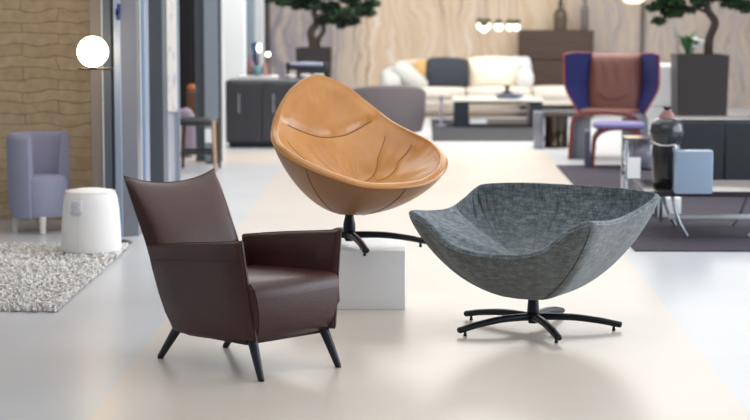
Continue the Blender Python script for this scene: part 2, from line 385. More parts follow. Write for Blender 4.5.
class Bowl:
    def __init__(s, half, zb, zs, cs, p=1.2, q=.45, pi_=1.1, qi=.55, lip=.028, disp=None, n=12, bc=(0, 0), prof=None):
        s.prof = prof
        full = [(h[0], -h[1], h[2]) for h in half[::-1]]   # back center ... front center (left side)
        full = [full[0]]+full[1:-1]+[(half[0][0], 0, half[0][2])]+[(h[0], h[1], h[2]) for h in half[1:-1]]
        P = [Vector((y, -f, z)) for f, y, z in full]       # local x = side, y = -forward
        s.rim = cr(P, n, True); s.N = len(s.rim); s.n = n; s.nc = len(P)
        s.zb, s.zs, s.cs, s.p, s.q, s.pi, s.qi, s.lip, s.disp, s.bc = zb, zs, cs, p, q, pi_, qi, lip, disp, bc
    def R(s, th):
        k = th*s.N; i = int(math.floor(k)); f = k-i
        return s.rim[i % s.N].lerp(s.rim[(i+1) % s.N], f)
    def outer(s, th, v):
        r = s.R(th); h = (1-min(v, 1)**s.p)**s.q if v < 1 else 0
        c = Vector((s.bc[0], -s.bc[1], 0))
        return Vector((c.x+(r.x-c.x)*h, c.y+(r.y-c.y)*h, r.z-(r.z-s.zb)*v))
    def inner(s, th, t):
        # t 0..1: 0..0.16 rolls over the lip, then down into the seat
        r = s.R(th); c = Vector((0, -s.cs, 0)); d = Vector((r.x-c.x, r.y-c.y, 0)); L = d.length; d.normalize()
        lp = s.lip
        if t < .16:
            a = t/.16*PI*.56
            off = lp*(1-math.cos(a)); zz = lp*.85*math.sin(a)
            return r-d*off+Vector((0, 0, zz))
        a = PI*.56; off0 = lp*(1-math.cos(a)); z0 = r.z+lp*.85*math.sin(a)
        u = (t-.16)/.84; v = math.sin(u*PI/2)**1.15
        pp, qq = s.prof(th) if s.prof else (s.pi, s.qi)
        h = (1-v**pp)**qq if v < 1 else 0
        p = Vector((c.x, c.y, 0))+d*((L-off0)*h); p.z = z0-(z0-s.zs)*v
        if s.disp: p = s.disp(th, u, p, d)
        return p
    def build(s, t, m_out, m_in, m_pipe, m_seam, out_seams, in_curves, pipe_r=.004, seam_r=.003):
        vs = [math.sin(k/30*PI/2) for k in range(31)]
        bm = NB(); N = s.N
        V = [[bm.verts.new(s.outer(i/N, v)) for v in vs[:-1]] for i in range(N)]
        bot = bm.verts.new((s.bc[0], -s.bc[1], s.zb))
        for i in range(N):
            A, B = V[i], V[(i+1) % N]
            for j in range(len(vs)-2): bm.faces.new((A[j], A[j+1], B[j+1], B[j]))
            bm.faces.new((A[-1], bot, B[-1]))
        obj('shell', bm, m_out, t, angle=60)
        bm = NB(); K = 52
        V = [[bm.verts.new(s.inner(i/N, k/K)) for k in range(K)] for i in range(N)]
        bot = bm.verts.new(s.inner(0, 1))
        for i in range(N):
            A, B = V[i], V[(i+1) % N]
            for j in range(K-1): bm.faces.new((A[j], B[j], B[j+1], A[j+1]))
            bm.faces.new((A[-1], B[-1], bot))
        pad = obj('seat_pad', bm, m_in, t, angle=75)
        bm = NB(); tube(bm, [s.R(i/N) for i in range(N)], pipe_r, 8, closed=True); obj('piping', bm, m_pipe, t)
        for th, dth in out_seams:
            bm = NB(); tube(bm, [s.outer(th+dth*v*v, v)+Vector((0, 0, -.0005)) for v in [.03+.93*k/40 for k in range(41)]], seam_r, 6); obj('outer_seam', bm, m_seam, t)
        for fn in in_curves:
            bm = NB(); tube(bm, fn(s), seam_r, 6); obj('inner_seam', bm, m_seam, pad)
        return pad

def sstep(a, b, x):
    t = max(0, min(1, (x-a)/(b-a))); return t*t*(3-2*t)

# ---- tan leather bowl chair on its plinth
GO = at(350, 120, 10.3637).x
PZ = .305
bm = NB(); box(bm, X(291, 10.15), X(405.5, 10.13), 10.10, 10.70, 0, PZ, .004, 2)
plinth = tag(obj('plinth', bm, mat('plinth_white', '#eeeff1', .4), None), 'low white box plinth under the tan leather swivel chair', 'plinth')
rzO = math.radians(33)
tO = thing('swivel_bowl_chair', 'tan cognac leather bowl swivel chair on the white plinth', 'armchair', (-.3676, 10.3637, PZ), rzO)
baseO = Vector((0, -.10, 0)); baseO.rotate(Matrix.Rotation(-rzO, 3, 'Z').to_euler())
swivel_base(tO, [math.radians(a) for a in (14, 88, 194, 268)], rzO, .405, .158, (.022, .032), baseO)
halfO = [(.484, 0, .335), (.462, .18, .345), (.395, .325, .390), (.270, .425, .445), (.100, .462, .503), (-.050, .430, .548), (-.165, .372, .600), (-.265, .285, .690), (-.335, .165, .790), (-.375, 0, .845)]
def dO(th, u, p, d):
    # th 0 / 1 = back centre, .5 = front centre
    b = min(th, 1-th)
    if b < .22:
        seam = .44-19*b*b
        k = sstep(.15, .10, b)
        s1 = math.exp(-((u-seam)/.035)**2)
        p = p-d*(.016*sstep(seam+.03, seam-.10, u)*sstep(0, .12, u)*k)+d*.008*s1*k
    # radial tuck where the arm meets the seat
    for c0, kk in ((.16, 0), (.24, 1)):
        c = c0+(.09*max(0, u-.45) if kk else .15*max(0, u-.48))*(1 if not kk else 2.6)
        for cc in (c, 1-c):
            g = math.exp(-((th-cc)/.013)**2)
            p = p+d*(.010*g*sstep(.12, .3, u)*sstep(.95, .7, u))
    # soft puckers near the lip
    p = p+d*.0018*math.sin(th*300+16*noise.noise(Vector((th*14, 0, 0))))*math.exp(-((u-.12)/.15)**2)*(.4+.9*abs(noise.noise(Vector((th*11, 5, 0)))))
    # drag folds in the leather below the head cushion
    p = p+d*.0032*math.sin(th*190+7*noise.noise(Vector((th*20, u*3, 2))))*sstep(.14, .06, b)*math.exp(-((u-.62)/.16)**2)
    p = p+Vector((0, 0, .004*noise.noise(Vector((p.x*9, p.y*9, 3)))))
    return p
BO = Bowl(halfO, .155, .325, .09, p=1.25, q=.52, pi_=1.35, qi=.62, lip=.030, disp=dO, bc=(0, 0))
def head_seam(s):
    P = []
    for k in range(41):
        x = -.12+.24*k/40; b = abs(x); th = x % 1.0
        u = .44-19*b*b
        P.append(s.inner(th, .16+.84*u)+Vector((0, -.001, .001)))
    return P
def arm_seam(c0, kk, m, u0, u1):
    def f(s):
        P = []
        for k in range(25):
            u = u0+(u1-u0)*k/24; c = c0+(.09*max(0, u-.45) if kk else .15*max(0, u-.48))*(1 if not kk else 2.6)
            P.append(s.inner(1-c if m else c, .16+.84*u))
        return P
    return f
def rad_seam(th, u0, u1):
    def f(s): return [s.inner(th, .16+.84*(u0+(u1-u0)*k/24)) for k in range(25)]
    return f
BO.build(tO, M['tan_shade'], M['tan'], M['tan_pipe'], M['tan_seam'], [(.335, 0), (.665, 0), (.512, 0)], [head_seam, arm_seam(.16, 0, True, .22, .9), arm_seam(.16, 0, False, .22, .9), arm_seam(.24, 1, True, .18, .8), arm_seam(.24, 1, False, .18, .8)], seam_r=.0022)

# ---- grey woven love-seat style swivel chair
rzG = math.radians(-27.4)
tG = thing('wide_swivel_chair', 'wide low grey woven fabric swivel armchair on black star base', 'armchair', (.5444, 9.5420, 0), rzG)
swivel_base(tG, [math.radians(a) for a in (13, 85, 157, 229, 301)], rzG, .425, .135, (.026, .029))
halfG = [(.440, 0, .400), (.448, .13, .408), (.448, .25, .442), (.440, .36, .528), (.425, .442, .570), (.365, .478, .573), (.20, .470, .556), (.0, .462, .552), (-.20, .480, .580), (-.36, .490, .618), (-.412, .455, .634), (-.405, .25, .650), (-.380, 0, .655)]
def arc_th(B, idx): return idx/B.nc
def dG(th, u, p, d):
    b = min(th, 1-th)
    # creases between arms and back
    for c in (0.192, 0.808):
        g = math.exp(-((th-c)/.016)**2)
        p = p+d*(.012*g*sstep(0, .2, u)*sstep(1, .75, u))
    # padded back / arms bulge inwards
    if b < .19: p = p-d*.018*sstep(.19, .13, b)*math.sin(PI*min(1, u*1.1))
    else: p = p-d*.012*sstep(.192, .25, b)*sstep(.42, .3, b)*math.sin(PI*min(1, u*1.2))
    # vertical drag folds on the back
    w_ = math.sin(th*250+9*noise.noise(Vector((th*25, u*1.5, 0))))+.6*math.sin(th*137+5*noise.noise(Vector((th*18, u*2, 7))))
    if b < .19: p = p+d*.026*(max(0, math.sin(th*230+7*noise.noise(Vector((th*22, u*1.2, 0)))))**5+.6*max(0, math.sin(th*151+6*noise.noise(Vector((th*17, u*1.6, 9)))))**6)*(.35+1.3*abs(noise.noise(Vector((th*13, u, 4)))))*sstep(.19, .16, b)*sstep(.0, .25, u)*sstep(1, .6, u)
    else: p = p+d*.0026*w_*sstep(0, .1, u)*sstep(.6, .2, u)
    return p
def profG(th):
    b = min(th, 1-th); k = sstep(.200, .184, b)
    return (1.15+1.05*k, .95-.43*k)
BG = Bowl(halfG, .150, .345, .10, p=1.2, q=.46, pi_=1.15, qi=.75, lip=.018, disp=dG, n=22, prof=profG)
BG.build(tG, M['grey'], M['grey_in'], M['grey_pipe'], M['grey_seam'], [(.685, -.065), (.315, .065)], [rad_seam(.192, .03, .8), rad_seam(.808, .03, .8)], pipe_r=.0022, seam_r=.0022)

# ---- brown leather armchair
rzB = math.radians(46.1)
tB = thing('leather_armchair', 'dark brown leather armchair with high back and slanted slate legs', 'armchair', (-.7702, 8.6335, 0), rzB)
# seat block
bm = NB()
prof = cr([(.300, .160), (.335, .20), (.352, .28), (.352, .35), (.338, .395), (.300, .413), (.15, .408), (-.02, .400), (-.20, .392), (-.22, .30), (-.20, .158), (0, .150)], 4, True) if False else [(.300, .160), (.325, .185), (.343, .23), (.352, .29), (.352, .345), (.345, .380), (.328, .402), (.300, .413), (.15, .410), (-.02, .402), (-.20, .392), (-.24, .30), (-.20, .158), (0, .152)]
def seat_ax(a, b, t):
    k = .222+(b-.16)*.16
    return (t*k, -a, b)
prism(bm, prof, seat_ax, -1, 1, .022)
obj('seat', bm, M['brown'], tB, angle=50)
bm = NB()
for sd in (-1, 1):
    P = [(sd*(.213+(b-.16)*.17-.001-.018), -a-.002 if a > .29 else -a, b+(.001 if b > .38 else 0)) for a, b in prof[1:10]]
tube(bm, [(-(.222+(b-.16)*.16)+.016, -(a+.0005), b+(.0015 if b > .40 else 0)) for a, b in prof[1:10]], .0022, 6)
obj('seat_seam', bm, M['brown_seam'], tB)
# arms
armp = [(.335, .168), (.327, .306), (.318, .473), (.314, .592), (.150, .573), (-.014, .556), (-.17, .537), (-.318, .517), (-.300, .411), (-.274, .304), (-.245, .225), (-.200, .150), (-.10, .140), (.0, .143), (.15, .150)]
def arm_mesh(sd):
    bm = NB()
    cx = .03; cz = .36
    def so(z): return .246+(z-.15)*.135
    rings = []
    for (kk, off) in ((.0, -.046), (.55, -.046), (.93, -.043), (.985, -.034), (1.0, -.022), (.985, -.008), (.93, 0.002), (.55, .006), (.0, .008)):
        ring = []
        for a, z in armp:
            aa, zz = cx+(a-cx)*kk, cz+(z-cz)*kk
            ring.append(bm.verts.new((sd*(so(zz)+off), -aa, zz)))
        rings.append(ring)
    n = len(armp)
    # centre rings collapse: replace by single verts
    for A, B in zip(rings[1:-1], rings[2:-1]):
        for i in range(n): bm.faces.new((A[i], A[(i+1) % n], B[(i+1) % n], B[i]))
    for ring in (rings[1], rings[-2]):
        bm.faces.new(ring)
    for ring in (rings[0], rings[-1]):
        bmesh.ops.delete(bm, geom=ring, context='VERTS')
    return bm, so
for sd in (-1, 1):
    bm, so = arm_mesh(sd); a = obj('armrest', bm, M['brown'], tB, angle=45)
    bm = NB(); tube(bm, [(sd*(so(z)-.022+.001), -(.03+(p-.03)*1.003), .36+(z-.36)*1.003) for p, z in armp], .0024, 8, closed=True)
    obj('armrest_piping', bm, M['brown_seam'], a)
    bm = NB(); tube(bm, cr([(sd*(so(z)+.0055), -p, z) for p, z in [(.300, .508), (.15, .497), (0, .483), (-.15, .470), (-.285, .455)]], 4), .0010, 6)
    obj('stitch_line', bm, M['brown_seam'], a)
# backrest: pillow slab with pointed ears
def back_front(u, v):
    pass
bm = NB(); NU, NV = 40, 44
def top_z(s): return .765+.043*abs(s)**2.2
def back_pt(s, v, side):
    # s -1..1 across, v 0 bottom..1 top; side +1 front, -1 rear
    zt = top_z(s); z = .16+(zt-.16)*v
    # rear line of the silhouette
    rl = [(.128, -.200), (.219, -.243), (.304, -.285), (.411, -.322), (.511, -.358), (.645, -.425), (.808, -.505)]
    f = rl[0][1]
    for (z0, f0), (z1, f1) in zip(rl, rl[1:]):
        if z >= z0: f = f0+(f1-f0)*min(1, (z-z0)/(z1-z0))
    wdt = .232+.02*sstep(.3, .5, z)+.008*sstep(.5, .8, z)
    e = max(0, 1-abs(s)**6)**.5
    tp = max(0, 1-v**9)**.5
    th = .10*(1-.35*v)
    mid = f-.004*0
    if side > 0: ff = f+th*e*tp + .012*(1-s*s)*math.sin(PI*min(1, max(0, (z-.40)/.36)))
    else: ff = f-.045*(1-s*s)*min(1, v*1.6)*tp*.6
    x = s*wdt
    if side > 0 and z > .4:
        ff += .0015*noise.noise(Vector((x*9, z*9, 1)))
    return Vector((x, -ff, z))
Vf = [[bm.verts.new(back_pt(-1+2*i/NU, j/NV, 1)) for j in range(NV+1)] for i in range(NU+1)]
Vr = [[bm.verts.new(back_pt(-1+2*i/NU, j/NV, -1)) for j in range(NV+1)] for i in range(NU+1)]
for i in range(NU):
    for j in range(NV):
        bm.faces.new((Vf[i][j], Vf[i+1][j], Vf[i+1][j+1], Vf[i][j+1])); bm.faces.new((Vr[i][j], Vr[i][j+1], Vr[i+1][j+1], Vr[i+1][j]))
bmesh.ops.remove_doubles(bm, verts=bm.verts[:], dist=.0005)
obj('backrest', bm, M['brown'], tB, angle=60)
bm = NB()
edge = [back_pt(-1, v/30, -1) for v in range(10, 31)]+[back_pt(-1+2*i/30, 1, -1) for i in range(1, 30)]+[back_pt(1, v/30, -1) for v in range(30, 9, -1)]
tube(bm, edge, .0024, 8); obj('backrest_piping', bm, M['brown_seam'], tB)
# underframe and legs
bm = NB(); box(bm, -.235, .235, -.28, .20, .143, .165, .006, 2); obj('base_frame', bm, M['brown_seam'], tB)
for (s0, f0, s1, f1) in ((-.205, .285, -.223, .362), (.205, .285, .223, .362), (-.185, -.215, -.190, -.350), (.185, -.215, .190, -.350)):
    bm = NB(); P = [Vector((s0, -f0, .17)).lerp(Vector((s1, -f1, .006)), k/6) for k in range(7)]
    tube(bm, P, [.0225-.0085*k/6 for k in range(7)], 20)
    lg = obj('leg', bm, M['leg'], tB)
    bm = NB(); lathe(bm, [(0, 0), (.0125, 0), (.0125, .008), (0, .008)], 16, (s1, -f1)); obj('glide', bm, M['rubber'], lg)

# ================================================================== LEFT MIDDLE GROUND
# shag rug
bm = NB(); box(bm, -3.9, -1.86, 10.0, 12.45, 0, .012)
rug = tag(obj('shag_rug', bm, mat('rug_backing', '#b9b4b0', .9), None, False), 'pale grey and white shaggy rug under the white pouf', 'rug')
bm = NB()
for _ in range(15000):
    x = -1.84-random.random()**1.3*1.5; y = 9.97+random.random()*2.5
    h = .014+.022*random.random(); a = random.random()*2*PI; l = .008+.014*random.random(); ww = .005+.006*random.random()
    dx, dy = math.cos(a), math.sin(a)
    p = Vector((x, y, .008)); sd = Vector((-dy, dx, 0))*ww
    q = p+Vector((dx*l*.4, dy*l*.4, h)); e = p+Vector((dx*l, dy*l, h*.8))
    v = [bm.verts.new(k) for k in (p-sd, p+sd, q+sd*.9, q-sd*.9, e+sd*.4, e-sd*.4)]
    bm.faces.new((v[0], v[1], v[2], v[3])); bm.faces.new((v[3], v[2], v[4], v[5]))
tag(obj('pile', bm, mat('shag_pile', '#f6f4f2', .9, hex2='#cbc5c0', nscale=(30, 30, 30), lo=.48, hi=.62), rug, False), kind='stuff')

# white pouf
po = thing('pouf', 'white rounded upholstered pouf with small paper tag on shag rug', 'pouf', (X(89.5, 12.12), 12.12, .030))
R0 = .183
bm = NB(); lathe(bm, [(0, 0), (R0-.012, 0), (R0-.002, .01), (R0, .05), (R0-.004, .16), (R0-.012, .27), (R0-.022, .335), (R0-.034, .362), (R0-.055, .376), (R0-.10, .385), (0, .390)], 56)
obj('seat', bm, mat('white_upholstery', '#f0eeec', .7, bump=.1, bscale=(60, 60, 60)), po)
bm = NB(); lathe(bm, [(R0-.032, .3675), (R0-.029, .3705), (R0-.0325, .3735), (R0-.036, .371), (R0-.032, .3675)], 56); obj('piping', bm, mat('white_piping', '#ecebea', .7), po)
bm = NB(); tube(bm, [(-.05, -(R0-.001-.06*0)*.965-.001, .02), (-.049, -R0*.968, .15), (-.046, -(R0-.012)*.968, .27), (-.043, -(R0-.03)*.966, .352)], .0016, 6); obj('seam', bm, mat('pouf_seam', '#cfcccb', .7), po)
bm = NB()
def tagp(u, v):
    a = -PI/2-.56+.42*u; r = R0-.004; z = .245+.085*v
    r2 = R0-.004-.016*sstep(.25, .36, z)
    return (r2*math.cos(a), r2*math.sin(a), z)
V = grid(bm, tagp, 8, 3)
for v in bm.verts: v.co += Vector((v.co.x, v.co.y, 0)).normalized()*.004
tg = obj('paper_tag', bm, mat('tag_paper', '#e2e2ec', .5), po)
md = tg.modifiers.new('s', 'SOLIDIFY'); md.thickness = .001
bm = NB()
for k, (a0, a1) in enumerate(((.12, .7), (.12, .85), (.12, .6), (.12, .8), (.12, .5))):
    z = .315-.013*k
    pts = []
    for j in range(5):
        u = a0+(a1-a0)*j/4; q = Vector(tagp(u, (z-.245)/.085)); q += Vector((q.x, q.y, 0)).normalized()*.0056; pts.append(q)
    tube(bm, pts, .0012, 4)
obj('printed_lines', bm, mat('print_grey', '#9aa0b4', .6), tg)

# globe floor lamp
lp = thing('globe_floor_lamp', 'slim black floor lamp carrying a glowing white glass globe', 'lamp', (X(113.3, 12.75), 12.75, 0))
gx = X(93.8, 12.75)-X(113.3, 12.75); gz = Z(52, 12.75)
bm = NB(); lathe(bm, [(0, 0), (.11, 0), (.112, .006), (.10, .012), (.012, .016), (0, .016)], 36); obj('base', bm, M['black'], lp)
bm = NB(); tube(bm, [(0, 0, .01), (0, 0, Z(68, 12.75))], .0055, 10); obj('pole', bm, M['black'], lp)
bm = NB(); zb = Z(69, 12.75); tube(bm, [(gx-.095, 0, zb), (.006, 0, zb)], .0075, 10); obj('crossbar', bm, mat('dark_bronze', '#2c241c', .4), lp)
bm = NB(); lathe(bm, [(0, zb+.004), (.022, zb+.004), (.022, zb+.012), (0, zb+.012)], 20, (gx, 0)); obj('globe_seat', bm, M['black'], lp)
bm = NB(); rr = .098; bmesh.ops.create_uvsphere(bm, u_segments=40, v_segments=24, radius=rr); bmesh.ops.translate(bm, verts=bm.verts[:], vec=(gx, 0, zb+.010+rr))
obj('globe', bm, mat('glowing_opal_glass', '#ffffff', .3, emit='#ffe2bd', estr=11), lp)

# lavender tub chair at the left and grey tub chair further back share a builder
def tub_chair(name, label, loc, rz, W, H, col, thick=.07, legs='#d8d4cf', leg_h=.10, seat_h=.38, slope=0.0):
    t = thing(name, label, 'armchair', loc, rz); m = mat(name+'_fabric', col, .8, bump=.1, bscale=(90, 90, 90))
    bm = NB(); R = W/2
    prof = [(R*.80, leg_h), (R*.90, leg_h+.01), (R*.97, .25*H+leg_h), (R, H-.04), (R-.01, H-.012), (R-.03, H), (R-thick+.015, H-.008), (R-thick, H-.04), (R-thick-.02, seat_h), (R*.74, leg_h+.02), (R*.80, leg_h)]
    lathe(bm, prof, 40, a0=-PI*.12, a1=PI*1.12, sy=.95)
    for v in bm.verts:
        if v.co.z > seat_h: v.co.z -= (v.co.z-seat_h)*slope*(1-max(0, v.co.y/R))**1.5
    # close the arm ends
    bm.verts.ensure_lookup_table(); n = len(prof)
    vs = bm.verts[:]
    A = [vs[k*41] for k in range(n-1)]; B = [vs[k*41+40] for k in range(n-1)]
    bm.faces.new(A); bm.faces.new(B[::-1])
    obj('backrest', bm, m, t, angle=50)
    bm = NB(); lathe(bm, [(0, leg_h+.01), (R*.72, leg_h+.01), (R*.78, leg_h+.05), (R*.80, seat_h-.05), (R*.76, seat_h-.015), (R*.6, seat_h), (0, seat_h+.008)], 36, sy=.95); obj('seat', bm, m, t)
    ml = mat(name+'_leg', legs, .4)
    for a in (45, 135, 225, 315):
        c, s = math.cos(math.radians(a)), math.sin(math.radians(a))
        bm = NB(); tube(bm, [(c*R*.72, s*R*.68, leg_h+.015), (c*R*.80, s*R*.76, 0)], [.026, .02], 12); obj('leg', bm, ml, t)
    return t
tub_chair('tub_armchair', 'lavender grey tub armchair against the stone wall at the left', (X(38, 13.3), 13.35, 0), math.radians(60), .46, Z(134, 13.3), '#9a9cb4')
tub_chair('low_tub_armchair', 'taupe grey tub armchair turned away, behind the tan chair', (X(385, 21.9), 21.9, 0), math.radians(188), .90, Z(84.5, 21.6), '#655e61', leg_h=.06, seat_h=.34, slope=.42)

# black-seated stool with wooden legs in the doorway
st = thing('wooden_stool', 'low stool with black seat and wooden legs in the doorway', 'stool', (X(196, 17.75), 17.95, 0))
sz = Z(120, 17.75); hw = X(213.5, 17.75)-X(196, 17.75); wood = mat('ash_wood', '#b09580', .5); mb = mat('black_seat_leather', '#24262a', .5)
bm = NB(); softbox(bm, -hw*1.15, hw*1.05, -.2, .2, sz-.058, sz, .008, 6); obj('seat', bm, mb, st)
for sx in (-1, 1):
    for sy in (-1, 1):
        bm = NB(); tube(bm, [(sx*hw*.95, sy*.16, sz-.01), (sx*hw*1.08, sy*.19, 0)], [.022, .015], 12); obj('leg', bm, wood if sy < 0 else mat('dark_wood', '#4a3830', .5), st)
for sy in (-1, 1):
    bm = NB(); tube(bm, [(-hw*1.0, sy*.18, .165), (hw*1.0, sy*.18, .165)], .014, 10); obj('stretcher', bm, mb, st)

# small warm spot lamp and bundled cushion seen in the dark doorway
bm = NB(); c = at(191.5, 87, 20.0)
lathe(bm, [(0, c.z+.03), (.03, c.z+.028), (.05, c.z-.01), (.048, c.z-.02), (0, c.z-.02)], 20, (c.x, c.y)); tag(obj('small_pendant', bm, mat('warm_glow_shade', '#8a4a25', .5, emit='#ff9a55', estr=.12), None), 'tiny warm glowing pendant in the dark doorway', 'lamp')
bm = NB(); tube(bm, [(c.x, c.y, c.z+.02), (c.x, c.y, 3.6)], .003, 6); obj('cord', bm, M['rubber'], bpy.data.objects['small_pendant'])
bm = NB(); c = at(186, 141, 19.3)
softbox(bm, c.x-.11, c.x+.09, 19.2, 19.4, 0, .46, .02, 8, p=3, wr=.03)
tag(obj('floor_bag', bm, mat('mauve_fabric', '#8d8394', .8), None), 'mauve grey soft bag standing on the floor behind the stool', 'bag')
bm = NB(); c = at(193, 137, 19.6); box(bm, c.x-.06, c.x+.045, 19.6, 19.8, 0, .62, .006, 2)
tag(obj('small_crate', bm, mat('brown_crate', '#5b3d28', .6), None), 'narrow brown wooden crate in the dark doorway', 'crate')
bm = NB(); a = at(205, 129, 18.55); b_ = at(219, 142.5, 18.55); box(bm, a.x, b_.x, 18.54, 18.56, b_.z, a.z, .002, 1)
cardo = obj('information_card', bm, mat('card_white', '#eceef0', .5), None, False)
bm = NB(); tube(bm, [((a.x+b_.x)/2, 18.575, 0), ((a.x+b_.x)/2, 18.575, a.z-.02)], .007, 8); obj('stand_rod', bm, M['leg'], cardo)
bm = NB(); lathe(bm, [(0, 0), (.07, 0), (.07, .01), (0, .012)], 20, ((a.x+b_.x)/2, 18.6)); obj('stand_base', bm, M['leg'], cardo)
tag(cardo, 'blank white card on a low stand behind the stool leg', 'sign')

# ================================================================== BACKGROUND LEFT
# charcoal cabinet
YC = 20.4; x0, x1 = X(225.5, YC), X(333, YC); zt = Z(80.5, YC)
cb = thing('charcoal_cabinet', 'low charcoal grey cabinet in front of the white wall', 'cabinet', ((x0+x1)/2, YC, 0))
hw = (x1-x0)/2; mc = mat('charcoal_lacquer', '#3a3c42', .35, hex2='#34363b', nscale=(8, 8, 2))
bm = NB(); box(bm, -hw, hw, .02, .46, .05, zt, .02, 3); obj('body', bm, mc, cb)
bm = NB(); box(bm, -hw+.03, hw-.03, .05, .43, 0, .05); obj('plinth', bm, M['black'], cb)
for k in range(3):
    a, b_ = -hw+.02+k*(2*hw-.04)/3+.004, -hw+.02+(k+1)*(2*hw-.04)/3-.004
    bm = NB(); box(bm, a, b_, 0, .02, .07, zt-.03, .004, 1); d = obj('door', bm, mc, cb)
    bm = NB(); box(bm, a+.10, a+.125, -.014, 0, zt*.52, zt*.80, .004, 2); obj('handle', bm, mat('brushed_handle', '#8a8d94', .3, metal=.8), d)
# tray on it
xa, xb = X(238.5, 20.6), X(277.5, 20.6)
bm = NB(); box(bm, xa, xb, 20.5, 20.8, zt, zt+.038, .004, 1)
tag(obj('display_tray', bm, mat('pale_tray', '#d3d2d3', .5), None), 'pale slab tray carrying little bottles on the charcoal cabinet', 'tray')
tz = zt+.038
def bottle(name, label, px, Y, prof, m, base, cat, group=None, seg=20):
    bm = NB(); lathe(bm, prof, seg); o = obj(name, bm, m); o.location = (X(px, Y), Y, base); tag(o, label, cat, group); return o
def glob_lamp(px, py, Y, r, base, label):
    t = thing('globe_table_lamp', label, 'lamp', (X(px, Y), Y, base)); zc = Z(py, Y)-base
    bm = NB(); lathe(bm, [(0, 0), (.035, 0), (.035, .01), (.007, .015), (.007, zc-r*.9), (0, zc-r*.9)], 20); obj('stem', bm, mat('brass_rose', '#a98478', .3, metal=.5), t)
    bm = NB(); bmesh.ops.create_uvsphere(bm, u_segments=20, v_segments=14, radius=r); bmesh.ops.scale(bm, vec=(1, 1, 1.9 if py < 50 else 1), verts=bm.verts[:]); bmesh.ops.translate(bm, vec=(0, 0, zc), verts=bm.verts[:])
    obj('globe', bm, mat('small_glow', '#ffffff', .3, emit='#f2fff0', estr=3.0), t)
glob_lamp(259.5, 48, 20.66, .024, tz, 'taller glowing table lamp among the bottles on the tray')
glob_lamp(268.3, 54.5, 20.6, .025, tz, 'smaller round glowing table lamp at the right of the tray')
bottle('blue_bottle', 'dark blue round-topped bottle behind the taller glowing lamp', 255.5, 20.72, [(0, 0), (.03, 0), (.035, .03), (.03, .2), (.02, .24), (.03, .27), (.04, .30), (.03, .335), (0, .345)], mat('blue_glass', '#33476a', .15), tz, 'bottle')
bottle('amber_bottle', 'squat brownish rose glass bottle at the left of the tray', 251, 20.62, [(0, 0), (.035, 0), (.042, .03), (.04, .12), (.015, .17), (.013, .21), (0, .212)], mat('rose_glass', '#8b6a6c', .15), tz, 'bottle')
bottle('teal_bowl', 'small teal glass bowl between the lamps on the tray', 258, 20.56, [(0, 0), (.03, 0), (.05, .03), (.055, .08), (.045, .10), (.04, .095), (.048, .075), (.03, .015), (0, .01)], mat('teal_glass', '#6f979c', .15), tz, 'bowl')
bottle('rose_vase', 'slim pink vase at the foot of the smaller glowing lamp', 265.0, 20.54, [(0, 0), (.02, 0), (.024, .03), (.018, .10), (.022, .13), (.015, .13), (.012, .1), (0, .02)], mat('pink_glaze', '#b98d86', .3), tz, 'vase')

# planter with bonsai tree behind the cabinet
mpot = mat('aubergine_planter', '#30292a', .5); mleaf = mat('bonsai_leaf', '#274223', .55, hex2='#14261a', nscale=(9, 9, 9), lo=.4, hi=.6); mbark = mat('bark', '#3f342e', .85, bump=.5, bscale=(30, 30, 12))
def planter(name, label, loc, hwid, hgt):
    t = thing(name, label, 'planter', loc)
    bm = NB(); b = hwid*.92
    prism_pts = []
    r = []
    for (h, z) in ((b, 0), (hwid, hgt), (hwid-.025, hgt), (hwid-.03, hgt-.06)):
        r.append([bm.verts.new((sx*h, sy*h, z)) for sx, sy in ((-1, -1), (1, -1), (1, 1), (-1, 1))])
    bm.faces.new(r[0])
    for A, B in zip(r, r[1:]):
        for k in range(4): bm.faces.new((A[k], A[(k+1) % 4], B[(k+1) % 4], B[k]))
    obj('pot', bm, mpot, t, False)
    bm = NB(); box(bm, -hwid+.031, hwid-.031, -hwid+.031, hwid-.031, hgt-.09, hgt-.05); obj('soil', bm, mat('soil', '#2b211b', .95), t, False)
    return t
def leaves(bm, c, rad, n, size, flat=.55):
    for _ in range(n):
        while True:
            d = Vector((random.uniform(-1, 1), random.uniform(-1, 1), random.uniform(-1, 1)))
            if d.length < 1: break
        p = Vector(c)+Vector((d.x*rad, d.y*rad, d.z*rad*flat))
        nrm = Vector((random.uniform(-1, 1), random.uniform(-1, 1), random.uniform(.0, 1.4))).normalized()
        t = nrm.orthogonal().normalized(); t = Matrix.Rotation(random.random()*6.28, 3, nrm) @ t; b = nrm.cross(t)
        s = size*random.uniform(.6, 1.2)
        v = [bm.verts.new(p+q) for q in (-t*s, b*s*.45-t*s*.1+nrm*s*.08, t*s, -b*s*.45-t*s*.1+nrm*s*.08)]
        bm.faces.new(v)
def bonsai(name, label, loc, trunks, clumps, size=.035, dens=420):
    t = thing(name, label, 'tree', loc)
    for P, r0, r1 in trunks:
        bm = NB(); Q = cr(P, 6); n = len(Q); tube(bm, Q, [r0+(r1-r0)*k/(n-1) for k in range(n)], 12); obj('trunk' if r0 > .02 else 'branch', bm, mbark, t)
    bm = NB()
    for c, r in clumps: leaves(bm, c, r, int(dens*(r/.15)**2), size)
    tag(obj('foliage', bm, mleaf, t, False), kind='stuff')
    return t
YP = 22.6
def rel(px, py, o, Y, dy=0): q = at(px, py, Y); return Vector((q.x-o[0], dy, q.z-o[2]))
pz = Z(48, YP); po_ = (X(313.5, YP), YP+.2, 0)
planter('square_planter', 'tall dark square planter behind the charcoal cabinet', po_, (X(331, YP)-X(296, YP))/2, pz)
o = (po_[0], po_[1], pz-.05)
q = lambda px, py, dy=0: rel(px, py, o, YP+.2, dy)
